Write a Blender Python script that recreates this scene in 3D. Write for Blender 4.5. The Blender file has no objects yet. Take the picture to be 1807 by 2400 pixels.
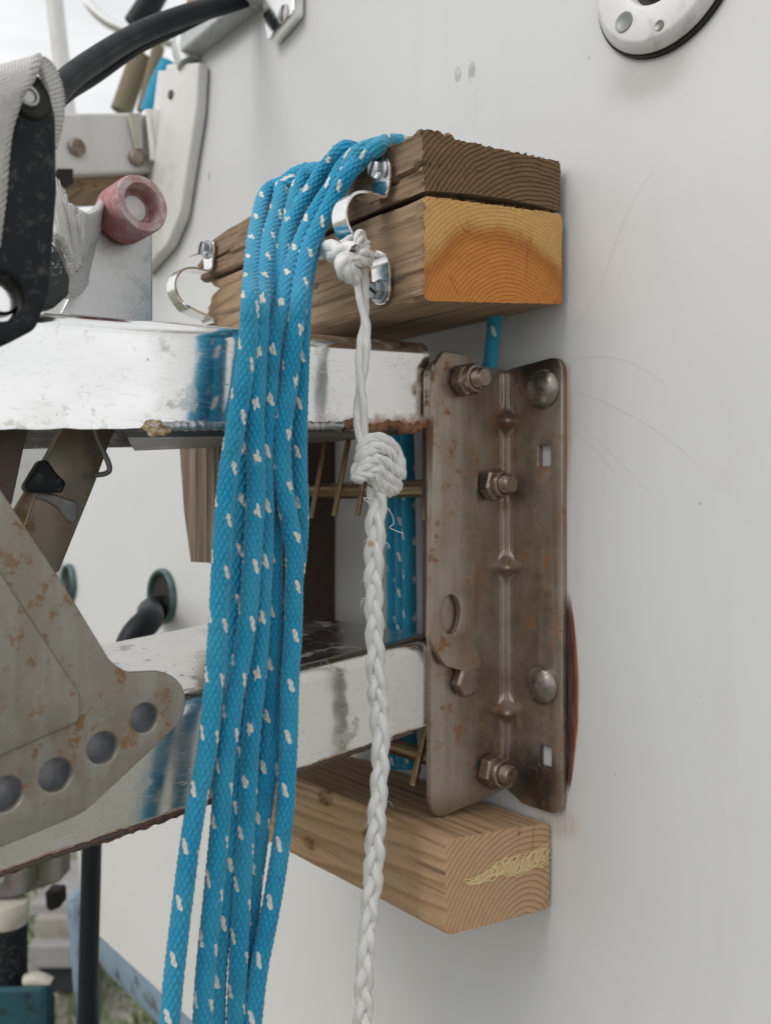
import bpy, bmesh, math, random
import numpy as np
from mathutils import Vector, noise as mnoise

random.seed(7); rng = np.random.default_rng(7)
S = bpy.context.scene
C = S.collection
R = math.radians

# ------------------------------------------------------------------ camera, sky, sun, exposure
# world: transom of the boat is the plane y = 0, x runs along it (towards the right), z up, 0 = eye height
CAM = np.array([.24, -.31, 0.0]); FOC = 2050.0; YAW = R(40.6)
cs, sn = math.cos(YAW), math.sin(YAW)
VIEW = np.array([-cs, sn, 0.0]); RIGHT = np.array([sn, cs, 0.0]); UP = np.array([0, 0, 1.0])
cd = bpy.data.cameras.new('camera'); cam = bpy.data.objects.new('camera', cd); C.objects.link(cam)
cam.location = CAM; cam.rotation_euler = Vector(VIEW).to_track_quat('-Z', 'Y').to_euler()
cd.sensor_fit = 'VERTICAL'; cd.sensor_height = 36; cd.lens = FOC / 2400 * 36
cd.clip_start = .01; cd.clip_end = 500
cd.dof.use_dof = True; cd.dof.focus_distance = .335; cd.dof.aperture_fstop = 13
S.camera = cam

W = bpy.data.worlds.new('World'); S.world = W; W.use_nodes = True
wn = W.node_tree.nodes; wl = W.node_tree.links; wn.clear()
sky = wn.new('ShaderNodeTexSky'); sky.sky_type = 'NISHITA'; sky.sun_disc = False
SUN_EL, SUN_AZ = R(40), R(186)      # azimuth measured from +y clockwise: veiled sun behind the camera, a little to the left
sky.sun_elevation = SUN_EL; sky.sun_rotation = SUN_AZ; sky.air_density = 1.0; sky.dust_density = 3.0; sky.ozone_density = .6
hs = wn.new('ShaderNodeHueSaturation'); hs.inputs['Saturation'].default_value = .30; hs.inputs['Value'].default_value = 1.0
wl.new(sky.outputs[0], hs.inputs['Color'])
tc = wn.new('ShaderNodeTexCoord'); mp = wn.new('ShaderNodeMapping'); mp.inputs['Scale'].default_value = (1.2, 1.2, 5.0)
mp.inputs['Rotation'].default_value = (0.2, .3, 0)
wl.new(tc.outputs['Generated'], mp.inputs[0])
cn = wn.new('ShaderNodeTexNoise'); cn.inputs['Scale'].default_value = 2.6; cn.inputs['Detail'].default_value = 6
wl.new(mp.outputs[0], cn.inputs['Vector'])
cr = wn.new('ShaderNodeMapRange'); cr.inputs['From Min'].default_value = .36; cr.inputs['From Max'].default_value = .60
cr.inputs['To Min'].default_value = .70; cr.inputs['To Max'].default_value = .97
wl.new(cn.outputs['Fac'], cr.inputs[0])
wm = wn.new('ShaderNodeMix'); wm.data_type = 'RGBA'
wl.new(cr.outputs[0], wm.inputs['Factor']); wl.new(hs.outputs[0], wm.inputs['A'])
wm.inputs['B'].default_value = (9.1, 9.15, 9.2, 1)
bg = wn.new('ShaderNodeBackground'); bg.inputs['Strength'].default_value = .10
wl.new(wm.outputs['Result'], bg.inputs['Color'])
wo = wn.new('ShaderNodeOutputWorld'); wl.new(bg.outputs[0], wo.inputs[0])

sd = bpy.data.lights.new('sun', 'SUN'); so = bpy.data.objects.new('sun', sd); C.objects.link(so)
sd.energy = 1.15; sd.angle = R(32); sd.color = (1, .95, .88)
sdir = Vector((math.sin(SUN_AZ) * math.cos(SUN_EL), math.cos(SUN_AZ) * math.cos(SUN_EL), math.sin(SUN_EL)))
so.rotation_euler = sdir.to_track_quat('Z', 'Y').to_euler(); so.location = (-2, -3, 3)

S.view_settings.view_transform = 'Standard'; S.view_settings.look = 'None'
S.view_settings.exposure = 0.14; S.view_settings.gamma = 1; S.view_settings.use_curve_mapping = False

# ------------------------------------------------------------------ measuring helpers (photo pixel -> point on a real plane)
def ray(px, py):
    a = (px - 903.5) / FOC; b = (1200 - py) / FOC
    return VIEW + a * RIGHT + b * UP
def PX(px, py, X):
    r = ray(px, py); return CAM + r * ((X - CAM[0]) / r[0])
def PY(px, py, Y):
    r = ray(px, py); return CAM + r * ((Y - CAM[1]) / r[1])
def PZ(px, py, Z):
    r = ray(px, py); return CAM + r * ((Z - CAM[2]) / r[2])
def PT(px, py, t):
    return CAM + ray(px, py) * t

# ------------------------------------------------------------------ material helpers
class NT:
    def __init__(s, name):
        s.m = bpy.data.materials.new(name); s.m.use_nodes = True
        s.t = s.m.node_tree; s.b = s.t.nodes['Principled BSDF']; s.out = s.t.nodes['Material Output']
    def n(s, typ, **kw):
        x = s.t.nodes.new('ShaderNode' + typ)
        for k, v in kw.items(): setattr(x, k, v)
        return x
    def put(s, sock, v):
        if hasattr(v, 'is_output') or isinstance(v, bpy.types.NodeSocket): s.t.links.new(v, sock)
        else:
            if isinstance(v, (tuple, list)) and len(v) == 3 and sock.type == 'RGBA': v = (*v, 1)
            sock.default_value = v
    def coord(s, kind='Object'):
        return s.n('TexCoord').outputs[kind]
    def map(s, vec, scale=(1, 1, 1), loc=(0, 0, 0), rot=(0, 0, 0)):
        x = s.n('Mapping'); s.put(x.inputs[0], vec); x.inputs['Scale'].default_value = scale
        x.inputs['Location'].default_value = loc; x.inputs['Rotation'].default_value = rot; return x.outputs[0]
    def sep(s, vec):
        x = s.n('SeparateXYZ'); s.put(x.inputs[0], vec); return x.outputs
    def M(s, op, a, b=0.0, c=None):
        x = s.n('Math', operation=op); s.put(x.inputs[0], a); s.put(x.inputs[1], b)
        if c is not None: s.put(x.inputs[2], c)
        return x.outputs[0]
    def noise(s, vec, scale, detail=4, rough=.55, dist=0, out='Fac'):
        x = s.n('TexNoise'); s.put(x.inputs['Vector'], vec); s.put(x.inputs['Scale'], scale)
        x.inputs['Detail'].default_value = detail; x.inputs['Roughness'].default_value = rough
        x.inputs['Distortion'].default_value = dist; return x.outputs[out]
    def vor(s, vec, scale, out='Distance', feature='F1'):
        x = s.n('TexVoronoi', feature=feature); s.put(x.inputs['Vector'], vec); x.inputs['Scale'].default_value = scale
        return x.outputs[out]
    def rng(s, v, a, b, c=0.0, d=1.0, smooth=False):
        x = s.n('MapRange'); x.interpolation_type = 'SMOOTHSTEP' if smooth else 'LINEAR'
        s.put(x.inputs[0], v)
        for i, q in enumerate((a, b, c, d)): x.inputs[i + 1].default_value = q
        return x.outputs[0]
    def mix(s, f, a, b, mode='MIX'):
        x = s.n('Mix', data_type='RGBA', blend_type=mode); s.put(x.inputs['Factor'], f)
        s.put(x.inputs['A'], a); s.put(x.inputs['B'], b); return x.outputs['Result']
    def ramp(s, f, stops):
        x = s.n('ValToRGB'); e = x.color_ramp.elements
        while len(e) < len(stops): e.new(.5)
        for i, (p, c) in enumerate(stops):
            e[i].position = p; e[i].color = (*c, 1)
        s.put(x.inputs[0], f); return x.outputs[0]
    def bump(s, h, strength=.5, dist=.001, prev=None):
        x = s.n('Bump'); s.put(x.inputs['Height'], h); x.inputs['Strength'].default_value = strength
        x.inputs['Distance'].default_value = dist
        if prev is not None: s.put(x.inputs['Normal'], prev)
        return x.outputs[0]
    def attr(s, name):
        x = s.n('Attribute', attribute_name=name); return x.outputs['Fac']
    def set(s, **kw):
        names = dict(base='Base Color', rough='Roughness', metal='Metallic', normal='Normal', spec='Specular IOR Level',
                     sheen='Sheen Weight', coat='Coat Weight', trans='Transmission Weight', sss='Subsurface Weight', aniso='Anisotropic')
        for k, v in kw.items(): s.put(s.b.inputs[names[k]], v)
        return s.m

def blob(m, P, cx, cy, cz, sx, sy, sz):
    """soft ellipsoid mask 1 in the middle"""
    x, y, z = P
    q = m.M('ADD', m.M('ADD', m.M('POWER', m.M('ABSOLUTE', m.M('DIVIDE', m.M('SUBTRACT', x, cx), sx)), 2.0),
            m.M('POWER', m.M('ABSOLUTE', m.M('DIVIDE', m.M('SUBTRACT', y, cy), sy)), 2.0)),
            m.M('POWER', m.M('ABSOLUTE', m.M('DIVIDE', m.M('SUBTRACT', z, cz), sz)), 2.0))
    return m.M('EXPONENT', m.M('MULTIPLY', q, -1.0))

def mat_plain(name, col, rough=.5, metal=0.0, var=.15, scale=60, bump=.1, dirt=None, dirt_amt=.5, dirt_scale=30):
    m = NT(name); P = m.coord()
    n1 = m.noise(P, scale, 5)
    c = m.mix(n1, tuple(v * (1 - var) for v in col), tuple(min(1, v * (1 + var)) for v in col))
    if dirt:
        d = m.rng(m.noise(P, dirt_scale, 7, .65), .5, .7, 0, dirt_amt, True); c = m.mix(d, c, dirt)
    return m.set(base=c, rough=m.rng(n1, .3, .7, max(0, rough - .08), rough + .08), metal=metal, normal=m.bump(m.noise(P, scale * 8, 3), bump, .0005))

# hull gelcoat with its rust halo round the plate and a dark patch under the vent
def mat_hull():
    m = NT('gelcoat'); P = m.coord(); p = m.sep(P)
    n = m.noise(P, 9, 5); fine = m.noise(P, 160, 4, .6); warp = m.noise(P, 40, 4)
    c = m.mix(n, (.595, .605, .618), (.64, .65, .658))
    # rust beside the mounting plate
    wx = m.M('ADD', p[0], m.M('MULTIPLY', m.M('SUBTRACT', warp, .5), .004))
    gate = m.rng(wx, -.0015, -.0005, 0, 1)
    halo = m.M('MULTIPLY', m.M('MULTIPLY', gate, m.rng(wx, .0005, .013, 1, 0, True)), m.M('MULTIPLY', m.rng(p[2], -.145, -.125, 0, 1, True), m.rng(p[2], .045, .065, 1, 0, True)))
    drip = m.rng(m.noise(m.map(P, (900, 1, 60)), 1, 3, .6), .40, .58, 0, 1); c = m.mix(m.M('MULTIPLY', halo, m.M('ADD', m.M('MULTIPLY', drip, .12), .10)), c, (.50, .33, .22))
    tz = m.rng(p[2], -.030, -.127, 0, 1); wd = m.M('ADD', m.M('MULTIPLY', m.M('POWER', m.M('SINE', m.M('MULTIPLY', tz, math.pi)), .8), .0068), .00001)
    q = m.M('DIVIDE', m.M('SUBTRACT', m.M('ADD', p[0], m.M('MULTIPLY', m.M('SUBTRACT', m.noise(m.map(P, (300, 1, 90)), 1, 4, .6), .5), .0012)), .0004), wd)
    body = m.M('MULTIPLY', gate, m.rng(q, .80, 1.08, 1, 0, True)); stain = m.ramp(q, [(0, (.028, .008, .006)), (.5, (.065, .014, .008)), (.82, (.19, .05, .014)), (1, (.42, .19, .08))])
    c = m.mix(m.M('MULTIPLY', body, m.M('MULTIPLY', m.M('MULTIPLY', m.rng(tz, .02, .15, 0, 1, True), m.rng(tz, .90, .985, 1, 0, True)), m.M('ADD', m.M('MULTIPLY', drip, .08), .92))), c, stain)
    up = m.M('MULTIPLY', m.M('MULTIPLY', gate, m.rng(wx, .0005, .0045, 1, 0, True)), m.M('MULTIPLY', m.rng(p[2], .0, .03, 0, 1, True), m.rng(p[2], .061, .067, 1, 0, True)))
    c = m.mix(m.M('MULTIPLY', up, .65), c, (.40, .20, .10))
    foot = blob(m, p, -.006, 0, -.137, .016, .05, .010)
    c = m.mix(m.M('MULTIPLY', m.rng(foot, .3, .9, 0, .4, True), m.M('ADD', m.M('MULTIPLY', drip, .5), .4)), c, (.32, .17, .10))
    # darker patch below the round fitting
    v = PY(1520, 150, 0)
    dark_below = blob(m, (p[0], p[1], m.M('ADD', p[2], m.M('MULTIPLY', warp, .004))), v[0], 0, v[2], .020, .05, .014)
    c = m.mix(m.M('MULTIPLY', m.rng(dark_below, .1, 1, 0, .55, True), m.rng(warp, .3, .6, .5, 1)), c, (.22, .21, .17))
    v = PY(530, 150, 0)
    dark_below = blob(m, p, v[0] + .02, 0, .326, .06, .05, .012)  # hull darker along the underside of the rail strip
    c = m.mix(m.rng(dark_below, .1, 1, 0, .6, True), c, (.20, .20, .19))
    # scuffs
    for (qx, qy, sx, sz) in ((1073, 175, .0022, .004), (1105, 168, .0026, .0055), (491, 415, .0014, .004), (520, 300, .001, .001), (1440, 1815, .0007, .0007), (1640, 1625, .0005, .0018), (1640, 1180, .0006, .0006), (1380, 135, .0007, .0007)):
        v = PY(qx, qy, 0)
        k = m.M('MULTIPLY', m.rng(blob(m, p, v[0], 0, v[2], sx, .05, sz), .25, .6, 0, 1, True), m.rng(fine, .42, .52, 0, .5))
        c = m.mix(k, c, (.16, .16, .15))
    run = m.noise(m.map(P, (75, 1, 5)), 1, 4, .6); c = m.mix(m.rng(run, .52, .74, 0, .10, True), c, (.52, .50, .45))
    blot = m.noise(P, 22, 6, .68); c = m.mix(m.rng(blot, .56, .72, 0, .14, True), c, (.50, .49, .46))
    low = m.rng(p[2], -.36, -.16, 1, 0, True)
    c = m.mix(m.M('MULTIPLY', low, .35), c, (.64, .61, .555))
    speck = m.rng(m.vor(P, 55), .0, .035, 1, 0)
    c = m.mix(m.M('MULTIPLY', speck, m.rng(m.noise(P, 14, 2), .55, .62, 0, .55)), c, (.2, .18, .15))
    return m.set(base=c, rough=m.rng(n, .3, .7, .34, .46), spec=.45, normal=m.bump(m.noise(P, 5, 3), .25, .004, m.bump(fine, .08, .0003)))

# solid wood: rings about an axis along x
def mat_wood(name, cy, cz, freq, early, late, side=False, weather=None, wamt=0.0, warm=None, ringwarp=.004, rough=.7, knots=(), sat=None, bumpy=.5):
    m = NT(name); P = m.coord(); 
    st = m.map(P, (.12, 1, 1))
    w1 = m.noise(st, 60, 3, .5); w2 = m.noise(m.map(P, (.12, 1, 1), (3, 7, 1)), 60, 3, .5)
    p = m.sep(P)
    y = m.M('ADD', m.M('SUBTRACT', p[1], cy), m.M('MULTIPLY', m.M('SUBTRACT', w1, .5), ringwarp))
    z = m.M('ADD', m.M('SUBTRACT', p[2], cz), m.M('MULTIPLY', m.M('SUBTRACT', w2, .5), ringwarp))
    y = m.M('ADD', y, m.M('MULTIPLY', p[0], .05))
    r = m.M('SQRT', m.M('ADD', m.M('MULTIPLY', y, y), m.M('MULTIPLY', z, z)))
    fr = m.M('FRACT', m.M('ADD', m.M('MULTIPLY', r, freq), m.M('MULTIPLY', m.noise(st, 25, 2), .5)))
    ring = m.ramp(fr, [(0, (0, 0, 0)), (.55, (.15, .15, .15)), (.86, (1, 1, 1)), (1, (0, 0, 0))])
    c = m.mix(ring, early, late)
    grain = m.noise(m.map(P, (18, 420, 420)) if side else m.map(P, (60, 900, 900)), 1, 4, .7)
    if not side: grain = m.noise(P, 1500, 3, .7)
    if warm:      # heartwood disc of another colour
        wy, wz, rad, wc, wc2 = warm
        dy = m.M('SUBTRACT', p[1], wy); dz = m.M('SUBTRACT', p[2], wz)
        d = m.M('SQRT', m.M('ADD', m.M('MULTIPLY', dy, dy), m.M('MULTIPLY', dz, dz)))
        d = m.M('ADD', d, m.M('MULTIPLY', m.M('SUBTRACT', m.noise(P, 70, 3), .5), .010))
        k = m.rng(d, rad - .006, rad + .003, 1, 0, True)
        c = m.mix(k, c, m.mix(ring, wc, wc2))
        edge = m.M('MULTIPLY', k, m.rng(d, rad - .012, rad - .003, 0, .45, True))
        c = m.mix(edge, c, (.30, .085, .02))
    c = m.mix(m.rng(grain, .35, .7, 0, .45 if side else .3), c, m.mix(.5, c, (.03, .015, .008)))
    if not side:      # open pores and fine drying checks running out from the pith
        pore = m.rng(m.vor(m.map(P, (1, 1, 1)), 1100), .12, .30, 1, 0, True)
        c = m.mix(m.M('MULTIPLY', pore, m.rng(m.noise(P, 140, 3), .4, .6, .1, .6)), c, m.mix(.75, c, (.03, .015, .006)))
        glint = m.rng(m.noise(P, 2100, 2, .8), .62, .72, 0, .5); c = m.mix(glint, c, m.mix(.55, c, (1, .85, .6)))
        ang = m.M('ARCTAN2', z, y); cv = m.n('CombineXYZ'); m.put(cv.inputs[0], m.M('MULTIPLY', ang, 3.2)); m.put(cv.inputs[1], m.M('MULTIPLY', r, 5))
        chk = m.rng(m.M('ABSOLUTE', m.M('SUBTRACT', m.noise(cv.outputs[0], 1.7, 2, .4), .5)), 0, .006, 1, 0)
        c = m.mix(m.M('MULTIPLY', chk, m.rng(m.noise(P, 60, 2), .48, .58, 0, .75)), c, (.05, .025, .01))
    if weather:
        wn_ = m.noise(m.map(P, (.25, 1, 1)), 70, 6, .65)
        c = m.mix(m.rng(wn_, .5 - wamt * .3, .62, wamt * .4, wamt, True), c, weather)
        if side:
            streaks = m.noise(m.map(P, (9, 260, 260)), 1, 5, .7)
            c = m.mix(m.rng(streaks, .52, .66, 0, .6, True), c, (.045, .03, .02))
    for (kx, ky, kz, kr) in knots:
        k = m.rng(blob(m, p, kx, ky, kz, kr * 1.6, .01, kr), .3, .75, 0, 1, True)
        c = m.mix(m.M('MULTIPLY', k, m.rng(m.noise(P, 300, 4), .35, .65, .3, 1)), c, (.10, .045, .02))
    nb = m.bump(ring, .35 * bumpy, .0004); nb = m.bump(grain, bumpy, .0007, nb)
    return m.set(base=c, rough=rough, spec=.25, normal=nb)

def mat_rusty(name, steel, rust, amt=.5, metal=.75, rough=.42, scale=90, pits=True):
    m = NT(name); P = m.coord()
    big = m.noise(P, scale * .35, 5, .6); mid = m.noise(P, scale * 1.6, 6, .7); drip = m.noise(m.map(P, (1, 1, .14)), scale * 1.4, 5, .6)
    stain = m.rng(m.M('ADD', m.M('MULTIPLY', big, .5), m.M('MULTIPLY', drip, .5)), .38, .62, .0, .75 * amt + .15, True)
    c = m.mix(mid, tuple(v * .75 for v in steel), tuple(v * 1.15 for v in steel))
    c = m.mix(stain, c, tuple(.5 * (a * .8 + b * 1.0) for a, b in zip(steel, rust)))
    sp = m.M('MULTIPLY', m.rng(mid, .53, .63, 0, 1, True), m.rng(big, .40, .58, .1, 1, True))
    c = m.mix(m.M('MULTIPLY', sp, min(1, amt * 1.5)), c, rust)
    dots = m.rng(m.vor(P, scale * 4.5), .0, .16, 1, 0, True)
    c = m.mix(m.M('MULTIPLY', dots, m.rng(drip, .45, .6, 0, .8 * amt)), c, tuple(v * .5 for v in rust))
    mt = m.M('SUBTRACT', metal, m.M('MULTIPLY', sp, metal * .8))
    rg = m.M('ADD', m.rng(mid, .3, .7, rough - .1, rough + .12), m.M('MULTIPLY', sp, .25))
    return m.set(base=c, metal=mt, rough=rg, normal=m.bump(mid, .25, .0004, m.bump(m.noise(P, 1400, 3), .15, .0002)))

def mat_chrome(name='polished stainless', rust_z=None, dirt=.3, rough=.07, base=(.88, .88, .87)):
    m = NT(name); P = m.coord(); p = m.sep(P)
    n = m.noise(P, 70, 5, .6); spots = m.noise(P, 190, 4, .55)
    ringed = m.M('MULTIPLY', m.rng(m.M('ABSOLUTE', m.M('SUBTRACT', spots, .60)), 0, .012, 1, 0), m.rng(n, .45, .6, 0, 1))
    patch = m.rng(m.noise(P, 62, 6, .62), .58, .66, 0, 1, True); haze = m.rng(m.noise(P, 26, 5, .6), .42, .66, 0, .7, True); scr = m.rng(m.M('ABSOLUTE', m.M('SUBTRACT', m.noise(m.map(P, (30, 30, 500), rot=(.3, 0, 0)), 1, 2, .5), .5)), 0, .006, 1, 0)
    c = m.mix(m.M('MULTIPLY', patch, .4 * dirt * 2), base, (.50, .49, .46))
    c = m.mix(m.M('MULTIPLY', ringed, .55), c, (.45, .44, .42))
    dark = m.rng(m.noise(P, 260, 5, .7), .68, .72, 0, .8, True); c = m.mix(dark, c, (.2, .19, .17))
    rg = m.M('ADD', m.M('ADD', m.rng(n, .35, .65, rough, rough + .10), m.M('ADD', m.M('MULTIPLY', haze, .22 * dirt), m.M('MULTIPLY', scr, .25))), m.M('ADD', m.M('MULTIPLY', patch, .22 * dirt * 2), m.M('MULTIPLY', ringed, .15)))
    mt = m.M('SUBTRACT', 1.0, m.M('MULTIPLY', patch, .25))
    if rust_z:      # rusty lower edge: z = a + b*y ; amount
        a, b, h, amt, yr = rust_z
        line = m.M('ADD', a, m.M('MULTIPLY', p[1], b))
        d = m.M('SUBTRACT', p[2], line)
        d = m.M('SUBTRACT', d, m.M('MULTIPLY', m.M('SUBTRACT', m.noise(P, 60, 5, .7), .45), h * 2.5))
        k = m.M('MULTIPLY', m.rng(d, 0, h, 1, 0, True), m.M('MULTIPLY', m.rng(p[1], yr[0], yr[1], 0, amt, True), 1.0))
        rc = m.ramp(m.noise(P, 330, 5, .7), [(.3, (.16, .05, .02)), (.5, (.42, .18, .05)), (.62, (.45, .28, .16)), (.75, (.5, .42, .33))])
        c = m.mix(k, c, rc); mt = m.M('MULTIPLY', mt, m.M('SUBTRACT', 1.0, k)); rg = m.M('ADD', rg, m.M('MULTIPLY', k, .5))
    return m.set(base=c, metal=mt, rough=rg, normal=m.bump(m.noise(P, 22, 2), .05, .002, m.bump(spots, .035, .0004)))

def mat_bluerope():
    m = NT('blue rope'); f = m.attr('fleck'); y = m.attr('groove_shade'); P = m.coord()
    n = m.noise(P, 900, 3, .7); n2 = m.noise(P, 45, 3)
    c = m.mix(n, (.006, .27, .49), (.017, .41, .67))
    c = m.mix(m.M('MULTIPLY', y, .8), c, (.003, .12, .28))  # shade in the grooves between yarns put into the colour
    c = m.mix(m.rng(n2, .35, .65, 0, .5), c, (.05, .36, .52)); c = m.mix(m.rng(m.noise(P, 110, 5), .5, .7, 0, .35), c, (.02, .16, .26))
    w = m.mix(n, (.62, .60, .55), (.80, .79, .76))
    c = m.mix(m.rng(f, .40, .52, 0, 1, True), c, w)
    return m.set(base=c, rough=.8, spec=.25, sheen=.35, normal=m.bump(m.noise(P, 2600, 2, .7), .5, .0003))

def mat_whiterope():
    m = NT('white cord'); U = m.coord('UV'); P = m.coord()
    fib = m.noise(m.map(U, (42, 120, 1)), 1, 3, .6); n = m.noise(P, 80, 3)
    c = m.mix(fib, (.80, .80, .80), (.97, .97, .96)); c = m.mix(m.rng(n, .45, .7, 0, .3), c, (.74, .72, .66))
    k = m.rng(blob(m, m.sep(P), *PX(862, 1275, -.02), .0016, .004, .0018), .3, .7, 0, .8, True); c = m.mix(k, c, (.55, .36, .16))
    return m.set(base=c, rough=.42, spec=.4, sheen=.2, normal=m.bump(fib, .8, .0007))

M = {}
M['hull'] = mat_hull()
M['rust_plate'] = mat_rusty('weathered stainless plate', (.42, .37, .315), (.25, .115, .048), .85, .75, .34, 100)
def _flange_blobs():  # darkens the wall flange near its top and bottom
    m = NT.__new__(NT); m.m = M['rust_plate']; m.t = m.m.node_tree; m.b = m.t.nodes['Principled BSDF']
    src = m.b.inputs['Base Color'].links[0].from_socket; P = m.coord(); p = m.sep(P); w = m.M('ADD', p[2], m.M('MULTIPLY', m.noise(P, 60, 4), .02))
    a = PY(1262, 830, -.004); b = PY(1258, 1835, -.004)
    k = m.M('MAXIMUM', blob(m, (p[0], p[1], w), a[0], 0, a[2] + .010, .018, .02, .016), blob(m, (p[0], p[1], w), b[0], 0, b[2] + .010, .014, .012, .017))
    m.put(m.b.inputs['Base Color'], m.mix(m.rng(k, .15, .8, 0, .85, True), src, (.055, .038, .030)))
_flange_blobs()
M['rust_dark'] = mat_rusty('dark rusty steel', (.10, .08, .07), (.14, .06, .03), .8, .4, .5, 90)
M['rust_crust'] = mat_rusty('rust crust', (.20, .09, .05), (.40, .20, .10), 1, .1, .8, 260)
M['rust_brown'] = mat_rusty('flaking brown rust', (.12, .065, .045), (.22, .11, .07), 1, .2, .6, 300)
M['galv'] = mat_rusty('galvanised steel', (.33, .325, .285), (.22, .125, .06), .70, .6, .42, 110)
M['nut'] = mat_rusty('brown nut steel', (.33, .27, .22), (.20, .09, .05), .5, .85, .28, 140)
M['dome'] = mat_rusty('bolt head steel', (.33, .31, .29), (.25, .14, .09), .35, .9, .28, 160)
M['brass'] = mat_rusty('brown rod', (.30, .22, .13), (.16, .08, .03), .5, .8, .33, 120)
M['boss'] = mat_plain('slate grey pin', (.25, .255, .29), .5, .3, .2, 200, .2, (.5, .5, .5), .3, 500)
M['strut_rusty'] = mat_rusty('browned strut', (.25, .215, .17), (.20, .105, .045), .85, .6, .42, 70)
M['strut'] = mat_rusty('dull zinc strut', (.22, .23, .23), (.26, .15, .08), .5, .65, .42, 60)
_b1, _b0 = PX(960, 1715, -.0345), PX(250, 1960, -.0345); _sl = (_b1[2] - _b0[2]) / (_b1[1] - _b0[1]); _a = _b1[2] - _sl * _b1[1]
M['chrome_up'] = mat_chrome('polished upper arm', (.0385, .055, .006, 1.0, (-.115, -.085)), .40, .075)
M['chrome_low'] = mat_chrome('dull lower arm', (_a, _sl, .0014, .9, (-.3, -.2)), .8, .13, (.74, .73, .70))
M['chrome'] = mat_chrome('clip chrome', None, .15, .10)
M['alloy'] = mat_plain('brushed alloy', (.50, .50, .50), .38, .85, .3, 120, .2, (.25, .25, .24), .5, 90)
M['zinc'] = mat_plain('screw zinc', (.36, .39, .42), .30, .95, .4, 300, .3)
M['blue'] = mat_bluerope(); M['white'] = mat_whiterope()
M['black'] = mat_plain('black plastic', (.011, .012, .015), .50, 0, .3, 60, .12, (.10, .10, .10), .6, 260)
M['hose'] = mat_plain('black rubber', (.010, .012, .016), .50, 0, .2, 60, .1)
M['web'] = None
for k_ in ('black', 'hose'): M[k_].node_tree.nodes['Principled BSDF'].inputs['Specular IOR Level'].default_value = .22
M['whiteplastic'] = mat_plain('white plastic', (.72, .72, .74), .40, 0, .05, 40, .05, (.33, .33, .33), .45, 120)
M['gasket'] = mat_plain('black gasket', (.015, .015, .014), .7)
M['trim'] = mat_plain('white painted metal', (.66, .66, .65), .35, 0, .05, 20, .04, (.45, .42, .36), .4, 40)
M['rail'] = mat_plain('aluminium rail', (.50, .52, .53), .45, .35, .15, 90, .1, (.2, .2, .2), .5, 160)
M['teak'] = mat_plain('brown teak', (.30, .19, .115), .6, 0, .2, 40, .2)
M['teal'] = mat_plain('teal antifouling', (.008, .065, .09), .6, 0, .4, 25, .3, (.01, .012, .015), 1.0, 55)
M['bluegrey'] = mat_plain('blue grey paint', (.22, .30, .38), .6, 0, .15, 20, .2, (.05, .06, .07), .8, 45)
M['darkbottom'] = mat_plain('shadow black', (.02, .025, .03), .8, 0, .4, 20, .3, (.07, .07, .05), .5, 40)  # near-black colour holds the shadow under the hull; lowest block shares it
M['verdigris'] = mat_plain('green bronze', (.10, .16, .16), .45, .6, .3, 90, .3, (.25, .33, .31), .7, 60)
M['cream'] = mat_plain('cream paint', (.50, .48, .41), .5, 0, .06, 40, .1, (.2, .18, .14), .4, 60)
M['stone'] = mat_plain('grey concrete', (.32, .30, .26), .9, 0, .25, 12, .3, (.15, .13, .11), .6, 8)
M['whiteblock'] = mat_plain('chalky block', (.30, .295, .30), .9, 0, .25, 12, .3, (.16, .15, .13), .7, 14)
M['olive'] = mat_plain('olive strap', (.20, .17, .11), .8, 0, .2, 60, .3)
M['hairline'] = mat_plain('hairline', (.40, .39, .38), .7)
M['near_black'] = mat_plain('black gap', (.02, .018, .016), .9)  # near-black for screw slots, drain openings and two small fittings

def mat_cap():
    m = NT('faded red plastic'); P = m.coord(); a = m.attr('rim')
    n = m.noise(P, 260, 6, .7); n2 = m.noise(P, 60, 3)
    c = m.mix(n2, (.30, .075, .085), (.40, .13, .14))
    c = m.mix(m.M('MULTIPLY', a, m.rng(n, .42, .58, .35, .95, True)), c, (.52, .46, .45))
    c = m.mix(m.rng(n, .5, .7, 0, .35), c, (.45, .30, .30))
    return m.set(base=c, rough=.6, normal=m.bump(n, .3, .0004))
M['cap'] = mat_cap()
def mat_web():
    m = NT('grey cotton webbing'); U = m.coord('UV'); P = m.coord(); p = m.sep(U)
    a = m.M('SINE', m.M('MULTIPLY', m.M('ADD', p[0], p[1]), 3000.0)); b = m.M('SINE', m.M('MULTIPLY', m.M('SUBTRACT', p[0], p[1]), 3000.0))
    h = m.M('ADD', m.M('MULTIPLY', m.M('MULTIPLY', a, b), .5), m.noise(P, 700, 3))
    c = m.mix(m.rng(h, .2, .9), (.60, .59, .57), (.82, .81, .80)); c = m.mix(m.rng(m.noise(P, 45, 4), .45, .7, 0, .4), c, (.50, .48, .45))
    return m.set(base=c, rough=.9, spec=.1, normal=m.bump(h, .8, .0008))
M['web'] = mat_web()
def mat_scale():
    m = NT('limescale bead'); P = m.coord(); n = m.noise(P, 300, 5, .7)
    return m.set(base=m.ramp(n, [(.35, (.12, .05, .03)), (.5, (.50, .36, .18)), (.65, (.75, .68, .52))]), rough=.5, normal=m.bump(n, .6, .001))
M['deposit'] = mat_scale()

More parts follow.
